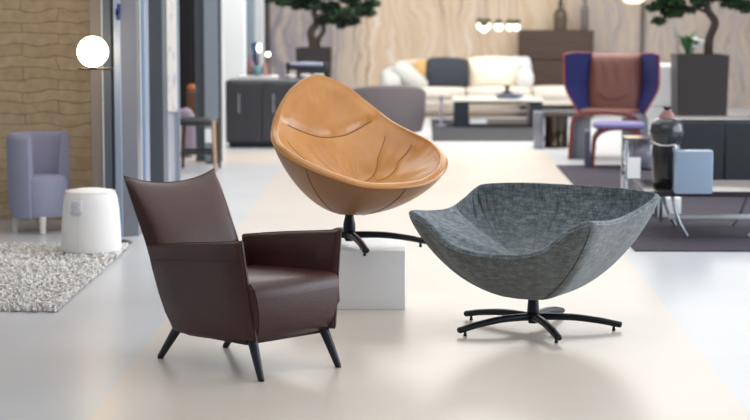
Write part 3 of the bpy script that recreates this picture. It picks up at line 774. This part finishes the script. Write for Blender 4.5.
bonsai('bonsai_tree', 'bonsai tree with dark cloud-shaped foliage in the tall square planter', o,
       [([Vector((-.03, 0, 0)), q(313, 44), q(311, 32), q(317, 22), q(314, 10), q(316, -14)], .055, .03), ([Vector((.06, .02, 0)), q(318, 40), q(324, 30), q(320, 20)], .03, .022), ([q(315, 20), q(330, 16), q(350, 14), q(366, 8)], .018, .01), ([q(315, 6), q(300, -2), q(288, 4)], .018, .01)],
       [(q(322, 20), .10), (q(334, 18), .13), (q(346, 14, -.05), .15), (q(360, 10, .05), .15), (q(370, 13), .08), (q(330, 8, .1), .14), (q(352, 22, .05), .09), (q(341, 26), .06), (q(312, 4), .13), (q(296, 5, .05), .10), (q(284, 1), .12), (q(273, -3, .1), .09), (q(300, -6), .15), (q(325, -8), .16), (q(350, -2), .14), (q(372, 3), .10), (q(268, 1), .05), (q(345, -18), .17), (q(310, -24), .18), (q(285, -16), .14)])

# black trolley with folded cloth, white bowls
YT = 21.25; xa, xb = X(286, YT), X(327, YT); zsh = Z(63, YT)
tr = thing('serving_table', 'small black serving table carrying a folded blue-grey cloth', 'table', ((xa+xb)/2, YT+.15, 0)); hw = (xb-xa)/2
bm = NB(); box(bm, -hw, hw, -.15, .15, zsh-.075, zsh-.045, .006, 2); box(bm, -hw, -hw+.02, -.15, .15, zsh-.045, zsh, .003, 1); box(bm, hw-.02, hw, -.15, .15, zsh-.045, zsh, .003, 1); obj('table_top', bm, M['black'], tr)
for sx in (-1, 1):
    for sy in (-1, 1):
        bm = NB(); tube(bm, [(sx*(hw-.015), sy*.13, zsh-.05), (sx*(hw-.015), sy*.13, 0)], .009, 10); obj('leg', bm, M['black'], tr)
bm = NB(); softbox(bm, (xa+xb)/2-hw*.85, (xa+xb)/2+hw*.8, YT+.03, YT+.27, zsh-.045, zsh-.002, .004, 6, wr=.004)
tag(obj('folded_cloth', bm, mat('blue_grey_cloth', '#7d8399', .8), None), 'folded blue-grey cloth on the black serving table', 'cloth')
for px, r, lab in ((291, .055, 'leftmost of the three white bowls on the charcoal cabinet'), (306, .06, 'middle white bowl on the charcoal cabinet'), (318.5, .06, 'right white bowl on the charcoal cabinet')):
    bottle('white_bowl', lab, px, 20.62, [(0, 0), (.5*r, 0), (.9*r, .35*r), (r, .85*r), (.95*r, .87*r), (.85*r, .4*r), (.4*r, .1*r), (0, .08*r)], M['white'], zt, 'bowl', 'white bowls on the charcoal cabinet')

# ================================================================== SOFA GROUP
ground = .008
bm = NB(); box(bm, X(432, 22.5), X(542, 22.5), 21.35, 24.9, 0, ground)
tag(obj('dark_rug', bm, mat('charcoal_rug', '#3a3b40', .95, hex2='#303135', nscale=(20, 20, 20)), None, False), 'charcoal rug beneath the low coffee table by the sofa', 'rug')
YS = 25.2
cream = mat('cream_fabric', '#ded6cb', .85, hex2='#d6cdc0', nscale=(3, 3, 3)); sofa_x = X(385, YS); sofa_r = X(598, YS)
sf = thing('sofa', 'long low cream sofa in front of the veined back wall', 'sofa', (0, YS, 0))
zseat = Z(88, YS); zback = Z(58, 26.1)
bm = NB(); softbox(bm, X(402, YS), sofa_r, 0, 1.0, .16, zseat-.1, .0, 6, p=20); obj('base', bm, cream, sf)
xs = [X(402, YS), X(466, YS), X(532, YS), sofa_r]
for k in range(3):
    bm = NB(); softbox(bm, xs[k]+.005, xs[k+1]-.005, -.03, .72, zseat-.13, zseat, .012, 8, p=9); obj('seat_cushion', bm, cream, sf)
bm = NB(); softbox(bm, X(396, 26), X(531, 26), .72, .98, .2, zback-.02, .01, 8, p=12); obj('backrest', bm, mat('cream_back_fabric', '#d5c7b2', .85), sf)
bm = NB(); softbox(bm, X(380, YS), X(404, YS), .0, .95, .16, Z(70, YS), .02, 8, p=4); obj('armrest', bm, mat('pale_grey_arm_fabric', '#bfc0bd', .85), sf)
for px in (388, 592):
    for yy in (.08, .9):
        bm = NB(); box(bm, X(px, YS)-.02, X(px, YS)+.02, yy-.02, yy+.02, 0, .17); obj('leg', bm, M['black'], sf, False)
def cushion(name, label, px0, px1, py0, py1, Y, th, m, tilt=.25, rz=0, roll=0, group=None, p=14, wr=.008, seed=0):
    a, b = at(px0, py0, Y), at(px1, py1, Y); w_, h = (b.x-a.x), (a.z-max(b.z, zseat+.012))
    bm = NB(); softbox(bm, -w_/2, w_/2, -th/2, th/2, -h/2, h/2, .03, 10, p=p, wr=wr, seed=seed)
    for v in bm.verts:   # pinch the corners
        k = (abs(v.co.x)/(w_/2))**2*(abs(v.co.z)/(h/2))**2; v.co.y *= 1-.75*min(1, k); v.co.x *= 1+.08*k; v.co.z *= 1+.10*k
    o = obj(name, bm, m, None); o.location = ((a.x+b.x)/2, Y, (a.z+max(b.z, zseat+.012))/2); o.rotation_euler = (-tilt, roll, rz); tag(o, label, 'cushion', group); return o
cushion('cream_cushion', 'large cream back cushion at the right of the sofa', 471, 517, 58.5, 89, 25.65, .2, mat('ivory_fabric', '#eadfcd', .85))
cushion('striped_cushion', 'pale grey cushion at the right end of the sofa back', 508, 529, 58.5, 89, 25.84, .08, mat('pale_grey_fabric', '#c9ccd2', .85))
cushion('end_cushion', 'small pale cushion lying lowest at the right end of the sofa', 519, 531.5, 71, 88.5, 25.42, .10, mat('off_white_fabric', '#cfd0cf', .85), p=8)
cushion('ochre_cushion', 'ochre cushion showing at the left of the dark cushion', 416, 438, 62, 89, 25.80, .10, mat('ochre_fabric', '#c9a469', .85))
cushion('ochre_cushion', 'ochre cushion between the dark cushion and the cream cushion', 458, 474, 62, 89, 25.84, .06, mat('ochre_fabric_deep', '#d0a868', .85))
cushion('dark_cushion', 'square slate cushion in the middle of the cream sofa', 428, 466.5, 59.5, 91, 25.45, .16, mat('slate_fabric', '#333941', .85), roll=.03)
cushion('grey_cushion', 'light grey cushion leaning against the left sofa arm', 393, 427, 70, 84, 25.3, .16, mat('light_grey_fabric', '#c2c2bd', .85), roll=math.radians(38), p=8)

# coffee table
YK = 23.4
ct = thing('coffee_table', 'low rectangular coffee table with pale top and black ends', 'table', (0, YK, ground))
zt2 = Z(99.5, YK)-ground; x0, x1 = X(453, YK), X(543.5, YK)
bm = NB(); box(bm, x0, x1, 0, .75, zt2-.025, zt2, .004, 1); obj('table_top', bm, mat('pale_top', '#dcdccf', .25), ct)
bm = NB(); box(bm, x0+.01, x1-.01, .01, .74, zt2-.05, zt2-.025); obj('apron', bm, mat('black_green_lacquer', '#20282a', .3), ct, False)
for a, b in ((454, 469), (530, 542.5)):
    bm = NB(); box(bm, X(a, YK), X(b, YK), .01, .74, 0, zt2-.05, .004, 1); obj('end_panel', bm, mat('blue_black_lacquer', '#262a35', .35), ct)
bm = NB(); box(bm, X(469, YK), X(530, YK), .03, .72, .015, .035); obj('lower_shelf', bm, mat('dark_shelf', '#2b2a2c', .4), ct, False)
bm = NB(); box(bm, X(469.5, YK), X(487, YK), YK+.06, YK+.3, ground+.035, ground+.085, .004, 1)
tag(obj('book', bm, mat('white_book', '#d9dde2', .5), None), 'white book lying on the lower shelf of the coffee table', 'book')
sc = thing('table_sculpture', 'black spinning-top shaped bowl on the coffee table', 'bowl', (X(507, YK+.3), YK+.3, ground+zt2))
bm = NB(); lathe(bm, [(0, 0), (.10, 0), (.135, .012), (.12, .035), (.05, .075), (.022, .10), (.018, .12), (.05, .145), (.05, .15), (0, .14)], 28); obj('bowl', bm, mat('black_ceramic', '#1f2024', .35), sc)
bm = NB(); lathe(bm, [(0, 0), (.10, 0), (.16, .02), (.17, .045), (.163, .045), (.15, .025), (.09, .008), (0, .008)], 28, (.03, .02)); obj('dish', bm, mat('slate_blue_dish', '#5f6a92', .2), sc)
# slim side table right at the sofa's left front
sd = thing('slim_side_table', 'slender mauve pedestal side table before the sofa', 'table', (X(441, 23.9), 23.6, ground))
bm = NB(); zz = Z(94, 23.6)-ground; lathe(bm, [(0, zz-.012), (.10, zz-.012), (.10, zz), (0, zz)], 24); obj('table_top', bm, mat('pale_pink_top', '#d9cdc4', .4), sd)
bm = NB(); lathe(bm, [(0, 0), (.07, 0), (.07, .01), (.016, .014), (.016, zz-.01), (0, zz-.01)], 20); obj('pedestal', bm, mat('mauve_metal', '#9f96a8', .4), sd)

# tables between coffee table and wing chair
YB = 20.35
bm = NB(); t = thing('steel_side_table', 'narrow brushed grey side table left of the bronze drum table', 'table', (X(539.5, YB), YB, 0))
hw = (X(544, YB)-X(535, YB))/2; zz = Z(114, YB)
box(bm, -hw, hw, 0, .35, 0, zz, .006, 2); obj('body', bm, mat('brushed_grey', '#888b93', .3, metal=.6), t)
bm = NB(); box(bm, -hw, hw+.004, -.005, .355, zz, zz+.014, .004, 1); obj('table_top', bm, mat('grey_top', '#6b6e76', .3), t)
t = thing('drum_table', 'dark bronze drum side table beside the wing chair', 'table', (X(558, YB), YB+.22, 0)); zz = Z(117, YB)
bm = NB(); R1 = .125; lathe(bm, [(0, 0), (R1, 0), (R1, .03), (R1*.97, .035), (R1*.97, zz-.03), (R1, zz-.025), (R1, zz), (0, zz)], 36); obj('body', bm, mat('bronze_glass', '#54483a', .15, metal=.7, hex2='#2c2a28', nscale=(14, 14, .5)), t)
bm = NB(); lathe(bm, [(0, zz), (R1*.98, zz), (R1*.98, zz+.006), (0, zz+.006)], 36); obj('table_top', bm, mat('smoked_top', '#2b2d30', .15), t)

# sideboard with vases
YD = 27.0; x0, x1 = X(519, YD), X(593, YD); zt3 = Z(30.5, YD)
sb = thing('walnut_sideboard', 'tall dark walnut sideboard against the back wall', 'sideboard', ((x0+x1)/2, YD, 0)); hw = (x1-x0)/2
wal = mat('walnut', '#523f36', .5, hex2='#43342d', nscale=(1.5, 8, 30))
bm = NB(); box(bm, -hw, hw, .02, .45, .03, zt3, .004, 1); obj('body', bm, wal, sb)
bm = NB(); box(bm, -hw+.03, hw-.03, .05, .42, 0, .03); obj('plinth', bm, M['black'], sb, False)
zc = Z(59.5, YD)
for z0, z1 in ((zc+.006, zt3-.004), (.5*zc+.006, zc-.012), (.04, .5*zc-.006)):
    bm = NB(); box(bm, -hw+.004, hw-.004, 0, .02, z0, z1, .003, 1); obj('drawer', bm, wal, sb)
smoke = mat('smoked_glass', '#7e6d60', .1, spec=.6, trans=.55)
t = thing('stoppered_bottle', 'smoky glass bottle with dark stopper on the walnut sideboard', 'bottle', (X(559.5, 27.2), 27.2, zt3))
bm = NB(); lathe(bm, [(0, 0), (.085, 0), (.092, .02), (.092, .20), (.08, .25), (.035, .30), (.03, .34), (0, .34)], 28); obj('body', bm, smoke, t)
bm = NB(); lathe(bm, [(0, .34), (.035, .34), (.035, .36), (.022, .37), (.022, .50), (0, .51)], 20); obj('stopper', bm, mat('dark_stopper', '#2e2a28', .4), t)
t = thing('tall_glass_vase', 'slender smoky grey vase at the right of the walnut sideboard', 'vase', (X(583.5, 27.2), 27.2, zt3))
bm = NB(); lathe(bm, [(0, 0), (.045, 0), (.055, .03), (.055, .28), (.03, .36), (.028, .5), (.024, .5), (.024, .36), (.05, .27), (.05, .03), (0, .02)], 24); obj('body', bm, mat('grey_glass', '#8d8784', .1, trans=.4), t)

# pendants
glow = mat('pendant_glow', '#fffaf0', .3, emit='#fff3d8', estr=1.3)
G = 'cluster of small white pendant lamps over the sofa'
def pendant(px, py, Y, rx, rz_, label, cap=True, group=G):
    t = thing('pendant_lamp', label, 'lamp', (X(px, Y), Y, Z(py, Y)), 0, group)
    bm = NB(); bmesh.ops.create_uvsphere(bm, u_segments=20, v_segments=12, radius=1); bmesh.ops.scale(bm, vec=(rx, rx, rz_), verts=bm.verts[:]); obj('globe', bm, glow, t)
    bm = NB(); lathe(bm, [(0, rz_*.8), (.045, rz_*.8), (.047, rz_+.03), (.03, rz_+.045), (0, rz_+.05)], 20); obj('cap', bm, mat('dark_olive_metal', '#4a4632', .4), t)
    bm = NB(); tube(bm, [(0, 0, rz_+.04), (0, 0, 3.6-Z(py, Y))], .004, 6); obj('cord', bm, mat('mauve_cord', '#8a7f88', .6), t)
pendant(479.6, 26, 24.4, .043, .050, 'leftmost small white pendant lamp above the sofa')
pendant(486.6, 26, 24.6, .043, .050, 'white pendant lamp second from the left above the sofa')
pendant(483.6, 29, 24.0, .043, .046, 'white pendant lamp hanging lowest of the cluster')
pendant(498, 27, 24.4, .055, .050, 'white pendant lamp hanging alone in the middle of the cluster')
pendant(509, 27, 24.4, .043, .048, 'white pendant lamp second from the right of the cluster')
pendant(516, 27, 24.6, .043, .048, 'rightmost small white pendant lamp above the sofa')
t = thing('large_pendant', 'large warm white pendant shade at the top right', 'lamp', (X(632, 25), 25, Z(-7, 25)))
bm = NB(); lathe(bm, [(0, -.13), (.08, -.125), (.135, -.09), (.14, -.04), (.08, .10), (.03, .15), (0, .15)], 28); obj('shade', bm, mat('warm_opal', '#fff2d8', .4, emit='#ffe3b4', estr=1.2), t)
bm = NB(); tube(bm, [(0, 0, .14), (0, 0, 3.6-Z(-7, 25))], .005, 6); obj('cord', bm, M['black'], t)

# ================================================================== RIGHT SIDE
# large dark rug
bm = NB()
prism(bm, [(1.34, 12.40), (5.2, 12.40), (5.2, 18.6), (1.25, 18.4)], lambda a, b, t: (a, b, t), 0, .010)
tag(obj('aubergine_rug', bm, mat('aubergine_rug_wool', '#403945', .95, hex2='#35303b', nscale=(16, 16, 16)), None, False), 'large dark aubergine rug on the right under the glass table', 'rug')

# white cabinet behind wing chair
YW = 20.6
t = thing('white_cabinet', 'plain white cabinet standing behind the wing chair', 'cabinet', ((X(640, YW)+X(676, YW))/2, YW, 0)); hw = (X(676, YW)-X(640, YW))/2; zz = Z(65, YW)
bm = NB(); box(bm, -hw, hw, .02, .5, .04, zz, .01, 2); obj('body', bm, M['white'], t)
bm = NB(); box(bm, -hw+.02, hw-.02, .04, .45, 0, .04); obj('plinth', bm, M['black'], t, False)
for z0, z1 in ((.05, zz*.5-.004), (zz*.5+.004, zz-.02)):
    bm = NB(); box(bm, -hw+.008, hw-.008, 0, .02, z0, z1, .003, 1); obj('drawer', bm, M['white'], t)

# wing chair
YN = 19.3; wx = X(609.5, YN)
wc = thing('wing_chair', 'navy wing chair with dusty brown cushion and coral piping', 'armchair', (wx, YN, .0), math.radians(-15))
navy = mat('navy_fabric', '#22255c', .9); coral = mat('coral_piping', '#a8504a', .5); dusty = mat('dusty_brown_leather', '#6d443c', .5, bump=.2, bscale=(12, 12, 4)); gpan = mat('grey_inner_panel', '#6d7078', .6); brick = mat('brick_edge_leather', '#6e302e', .45)
ztop = 1.0; zlo = .40
def wing(u, v, off=0):
    s = -1+2*u; z = zlo+(ztop-zlo)*v
    w_ = .27+.165*sstep(-.15, .55, v)
    e = abs(s)
    x = s*w_*(1+.02*e)
    y = .30-.36*max(0, e-.42)**1.3/(.58**1.3)*(.55+.45*v)+.10*v   # wings sweep to the front
    zt_ = z+(.022*e*e-.01)*v-.02*max(0, e-.85)*v/.15
    nrm = Vector((s*.55, -1, 0)).normalized()
    return Vector((x, y, zt_))-nrm*off*-1*0+Vector((s*off*.7, off, 0))
bm = NB(); NU, NV = 40, 20
A = grid(bm, lambda u, v: wing(u, v, 0), NU, NV); B = grid(bm, lambda u, v: wing(u, v, .035), NU, NV)
for i in range(NU): bm.faces.new((A[i][NV], A[i+1][NV], B[i+1][NV], B[i][NV])); bm.faces.new((A[i][0], B[i][0], B[i+1][0], A[i+1][0]))
for j in range(NV): bm.faces.new((A[0][j], A[0][j+1], B[0][j+1], B[0][j])); bm.faces.new((A[NU][j], B[NU][j], B[NU][j+1], A[NU][j+1]))
wsh = obj('wing_shell', bm, navy, wc)
bm = NB(); edge = [wing(0, j/20, .017) for j in range(21)]+[wing(i/40, 1, .017) for i in range(1, 40)]+[wing(1, j/20, .017) for j in range(20, -1, -1)]
edge = [p+Vector((math.copysign(.006, p.x), -.004, 0)) for p in edge]
tube(bm, edge, .008, 8); obj('piping', bm, coral, wsh)
bm = NB()
def bc(u, v):
    s = -1+2*u; z = .40+.595*v; w_ = .245+.02*math.sin(PI*v)
    y = .26+.09*v-.10*math.sqrt(max(0, 1-abs(s)**4))*math.sqrt(max(0, 1-abs(2*v-1)**8))
    y += .008*math.sin(s*14+3*v)*math.exp(-((v-.75)/.2)**2)
    return Vector((s*w_, y, z))
grid(bm, bc, 28, 28); grid(bm, lambda u, v: Vector((bc(u, v).x, .262+.09*v, bc(u, v).z)), 28, 28)
bmesh.ops.remove_doubles(bm, verts=bm.verts[:], dist=.001); obj('back_cushion', bm, dusty, wc)
bm = NB(); tube(bm, cr([(-.15, .168+.02, .62), (-.08, .165, .575), (0, .165, .565), (.08, .165, .575), (.15, .168+.02, .62)], 5), .005, 6); obj('cushion_seam', bm, mat('dusty_seam', '#5d3d3a', .6), wc)
# seat loop: slab on two slab sides with brick coloured front edge
def loop(t, W, D, zt_, th, m_out, m_edge, top=None, y0=0, slope=.0):
    pts = cr([(-W, 0), (-W+.012, zt_*.5), (-W+.025, zt_-.09), (-W+.10, zt_-.012), (0, zt_+.014), (W-.12, zt_-.008), (W-.03, zt_-.06-slope), (W-.012, zt_*.5), (W, 0)], 5)
    pts = [(p.x, p.y) for p in [Vector((a[0], a[1], 0)) for a in pts]]
    inn = []
    n = len(pts)
    for i in range(n):
        a = Vector(pts[max(0, i-1)]); b = Vector(pts[min(n-1, i+1)]); d = (b-a).normalized(); nn = Vector((d.y, -d.x)); inn.append((pts[i][0]+nn.x*th, max(0, pts[i][1]+nn.y*th)))
    inn[0] = (pts[0][0]+th, 0); inn[-1] = (pts[-1][0]-th, 0)
    bm = NB(); prism(bm, pts+inn[::-1], lambda a, b, y: (a, y, b), y0+.02, y0+D); o = obj('seat_loop', bm, m_out, t)
    bm = NB(); prism(bm, pts+inn[::-1], lambda a, b, y: (a, y, b), y0, y0+.02, .004); obj('front_edge', bm, m_edge, o)
    return o
loop(wc, .35, .55, Z(112.5, 19.0), .035, gpan, brick, y0=-.28)
bm = NB(); zz = Z(112.5, 19.0); softbox(bm, -.27, .27, -.24, .22, zz-.02, zz+.02, .005, 8, p=6); obj('seat', bm, dusty, wc)
for sx in (-1, 1):
    bm = NB(); a_, b2 = sorted((sx*.325, sx*.15)); box(bm, a_, b2, -.20, -.17, 0, zz-.05, .006, 2); obj('side_panel', bm, gpan, wc)
# ottoman
ot = thing('footstool', 'arched footstool with lavender top and brick red edge before the wing chair', 'footstool', ((X(589, 18.4)+X(643, 18.4))/2, 18.15, .010), math.radians(-4))
zz = Z(128, 18.3)
loop(ot, (X(643, 18.4)-X(589, 18.4))/2, .42, zz, .032, mat('slate_side_fabric', '#52556a', .7), brick, y0=0)
bm = NB(); hwO = (X(643, 18.4)-X(589, 18.4))/2
softbox(bm, -hwO+.02, hwO-.01, -.01, .42, zz-.012, zz+.045, .008, 8, p=5); obj('cushion', bm, mat('lavender_fabric', '#756f9e', .7), ot)
bm = NB(); box(bm, -hwO-.055, -hwO-.002, .0, .34, 0, zz-.03, .005, 2); obj('side_panel', bm, mat('slate_panel_fabric', '#45485c', .7), ot)

# glass table group at the right (near)
chrome = mat('chrome', '#cfd2d6', .12, metal=1); glassm = mat('smoked_plate_glass', '#55606a', .05, trans=.8); gl = .010
YG = 13.9
tb = thing('smoked_glass_table', 'smoked glass side table on flat chrome legs near the black jug', 'table', (0, YG, gl))
zt4 = Z(138, YG)-gl; x0, x1 = X(626, YG), X(664, YG)
bm = NB(); box(bm, x0, x1, 0, .3, zt4-.014, zt4, .003, 1); obj('table_top', bm, mat('grey_lilac_glass', '#6e6f7d', .08, trans=.35), tb)
for x in (x0, x1-.022):
    for y in (0, .278):
        bm = NB(); box(bm, x, x+.022, y, y+.022, 0, zt4-.014, .002, 1); obj('leg', bm, chrome, tb)
bm = NB(); box(bm, x0+.022, x1-.022, .01, .29, .36, .372); obj('lower_shelf', bm, glassm, tb, False)
tc_ = thing('grey_glass_bowl', 'rounded grey glass bowl on the smoked glass table', 'bowl', (X(643, YG+.25), YG+.25, gl+zt4))
# bowl hangs visually below table edge in the photo: it stands on the shelf
tc_.location = (X(643.5, YG+.15), YG+.15, gl+.372); bm = NB(); lathe(bm, [(0, 0), (.06, 0), (.085, .03), (.098, .08), (.09, .13), (.06, .18), (.055, .18), (.082, .13), (.09, .08), (.078, .035), (0, .012)], 30); obj('bowl', bm, mat('grey_opal_glass', '#9c9dac', .12, trans=.3), tc_)
tc_['label'] = 'rounded grey glass vase on the shelf of the smoked glass table'; tc_['category'] = 'vase'; tc_.name = 'grey_glass_vase'
a, b_ = at(627.5, 157.5, YG-.02), at(640.5, 178.5, YG-.02)
cdh = thing('price_card', 'blank white card hanging at the front of the smoked glass table', 'sign', ((a.x+b_.x)/2, YG-.012, b_.z))
bm = NB(); box(bm, -(b_.x-a.x)/2, (b_.x-a.x)/2, -.002, .002, 0, a.z-b_.z); obj('card', bm, M['white'], cdh, False)
bm = NB(); tube(bm, [(0, 0, a.z-b_.z-.003), (0, .004, zt4+gl-b_.z)], .0015, 5); obj('string', bm, M['black'], cdh)

# low dark table carrying jug and glass block
YL = 13.0; x0, x1 = X(646, YL), X(646, YL)+.95; zl = Z(191, YL+.0)
lt = thing('low_dark_table', 'low dark coffee table on curved steel legs at the right', 'table', ((x0+x1)/2, YL+.35, .010)); hw = (x1-x0)/2; zl2 = zl-.010
bm = NB(); box(bm, -hw, hw, -.35, .45, zl2-.035, zl2, .005, 2); obj('table_top', bm, mat('dark_plum_top', '#2a2528', .3), lt)
for sx in (-1, 1):
    for sy in (-1, 1):
        bm = NB(); px_ = -hw+.215 if sx < 0 else hw-.2
        tube(bm, cr([(px_+.03*sx, sy*.28, zl2-.03), (px_+.005*sx, sy*.29, .17), (px_-.03*sx, sy*.30, .08), (px_-.07*sx, sy*.32, .008)], 5), .017, 12, flat=.7)
        obj('leg', bm, mat('satin_steel', '#8b9094', .3, metal=.7), lt)
bm = NB(); tube(bm, [(-hw+.20, 0, .10), (hw-.2, 0, .10)], .02, 14); obj('crossbar', bm, M['white'], lt)
# jug
jx = X(668, 13.2)
jg = thing('black_floor_jug', 'big black two-tone bottle vase with pink neck and silver handle', 'vase', (jx, 13.25, zl))
Zj = lambda py: Z(py, 13.25)-zl
bm = NB(); lathe(bm, [(0, 0), (.080, 0), (.086, .012), (.095, Zj(170)), (.098, Zj(155)), (.092, Zj(146)), (.088, Zj(143.5)), (0, Zj(143.5))], 44); obj('lower_body', bm, mat('black_glaze', '#1c1a1b', .18, coat=.4), jg)
bm = NB(); lathe(bm, [(0, Zj(144)), (.090, Zj(144)), (.105, Zj(138)), (.112, Zj(131)), (.105, Zj(124)), (.085, Zj(119.5)), (.055, Zj(117.5)), (0, Zj(117.5))], 44); obj('upper_body', bm, mat('charcoal_glaze', '#2b2e32', .2, coat=.3), jg)
bm = NB(); lathe(bm, [(0, Zj(119)), (.058, Zj(119)), (.052, Zj(115)), (.032, Zj(111)), (.026, Zj(109.5)), (0, Zj(109.5))], 36); obj('neck', bm, mat('dusty_pink_glaze', '#8c6662', .35), jg)
bm = NB(); lathe(bm, [(0, Zj(111)), (.020, Zj(111)), (.020, Zj(108.5)), (.027, Zj(107.5)), (.027, Zj(106.2)), (0, Zj(106.2))], 24); obj('stopper', bm, M['rubber'], jg)
bm = NB(); tube(bm, cr([(-.092, -.02, Zj(141)), (-.06, -.085, Zj(143.5)), (0, -.108, Zj(144)), (.035, -.110, Zj(143)), (.045, -.110, Zj(145)), (.047, -.108, Zj(155)), (.047, -.104, Zj(188))], 6), .0065, 10); obj('handle', bm, chrome, jg)
# glass block
bm = NB(); xg = X(673.5, 13.0); box(bm, xg, xg+.24, 12.85, 13.0, zl, zl+(Z(147, 12.85)-Z(190, 12.85)), .008, 3)
tag(obj('glass_block', bm, mat('ice_blue_glass', '#a8bdd4', .15, trans=.35), None), 'pale ice-blue glass block on the low dark table', 'glass block')
# small white box below the table
bm = NB(); a, b_ = at(657, 203, 14.2), at(681, 214, 14.2); box(bm, a.x, b_.x, 14.2, 14.45, .010, .010+.14, .006, 2)
tag(obj('white_box', bm, M['white'], None), 'small white box on the rug beneath the low dark table', 'box')

# dark console behind the jug
YV = 16.2; x0 = X(669, YV); x1 = x0+.9; zz = Z(119, YV)
t = thing('black_console', 'black console box behind the glass block at the right', 'cabinet', ((x0+x1)/2, YV, .010)); hw = (x1-x0)/2
bm = NB(); box(bm, -hw, hw, .015, .45, 0, zz-.01, .006, 2); obj('body', bm, mat('black_console_lacquer', '#2a2d32', .3), t)
for k in range(2):
    bm = NB(); box(bm, -hw+.01+k*hw, -.004+k*hw-.006+.004, 0, .015, .02, zz-.04, .003, 1); obj('door', bm, mat('console_door', '#2e3237', .3), t)

# right planter with flowering plant, and second bonsai
YR = 20.0; hwR = .26; cx = X(676, YR)+hwR; zr = Z(55, YR)
planter('square_planter', 'tall dark square planter at the right edge behind the console', (cx, YR+.26, 0), hwR, zr)
o = (cx, YR+.26, zr-.05)
q = lambda px, py, dy=0: rel(px, py, o, YR+.26, dy)
t = thing('flowering_plant', 'small leafy plant with white blooms in the right planter', 'plant', (o[0]-.12, o[1]-.1, o[2]))
bm = NB()
for k in range(34):
    a = random.uniform(0, 2*PI); l = random.uniform(.10, .20); b0 = Vector((random.uniform(-.03, .03), random.uniform(-.03, .03), 0))
    d = Vector((math.cos(a), math.sin(a), 0)); s_ = Vector((-d.y, d.x, 0)); pv = None
    for j in range(5):
        f = j/4; p = b0+d*l*f+Vector((0, 0, .06+l*1.1*math.sin(f*2.0))); wd = .022*math.sin(PI*(f*.9+.08))
        cur = (bm.verts.new(p-s_*wd), bm.verts.new(p+s_*wd))
        if pv: bm.faces.new((pv[0], pv[1], cur[1], cur[0]))
        pv = cur
tube(bm, [(0, 0, 0), (0, 0, .1)], .02, 8)
obj('leaves', bm, mat('bright_leaf', '#4f7a44', .5, hex2='#3a5f38', nscale=(9, 9, 9)), t)
for k in range(7):
    bm = NB(); c = Vector((random.uniform(-.02, .14), random.uniform(-.14, -.02), random.uniform(.12, .22)))
    for j in range(5):
        a = j*2*PI/5; r = bmesh.ops.create_uvsphere(bm, u_segments=8, v_segments=6, radius=.016)
        bmesh.ops.scale(bm, vec=(1, 1, .5), verts=r['verts']); bmesh.ops.translate(bm, vec=c+Vector((.017*math.cos(a), .017*math.sin(a), 0)), verts=r['verts'])
    tube(bm, [(0, 0, .05), c], .003, 5); obj('blossom', bm, mat('white_petal', '#e6ebe6', .6), t)
bonsai('bonsai_tree', 'second bonsai tree whose foliage hangs over the right planter', (o[0]+.1, o[1]+.06, o[2]),
       [([Vector((0, 0, 0)), q(700, 40), q(706, 22), q(698, 8), q(702, -20)], .05, .03), ([q(702, 14), q(685, 8), q(665, 6), q(650, 2)], .018, .01), ([q(702, 2), q(720, -6), q(740, -2)], .018, .01)],
       [(q(651, 5), .10), (q(660, 12), .09), (q(650, 21), .075), (q(643, 8), .07), (q(668, 14), .07), (q(665, 3), .12), (q(674, 9), .07), (q(682, 11), .05), (q(690, 2), .10), (q(655, -6), .12), (q(680, -10), .14), (q(705, -8), .15), (q(722, 2), .13), (q(738, 6), .12), (q(730, -12), .15)], size=.035)
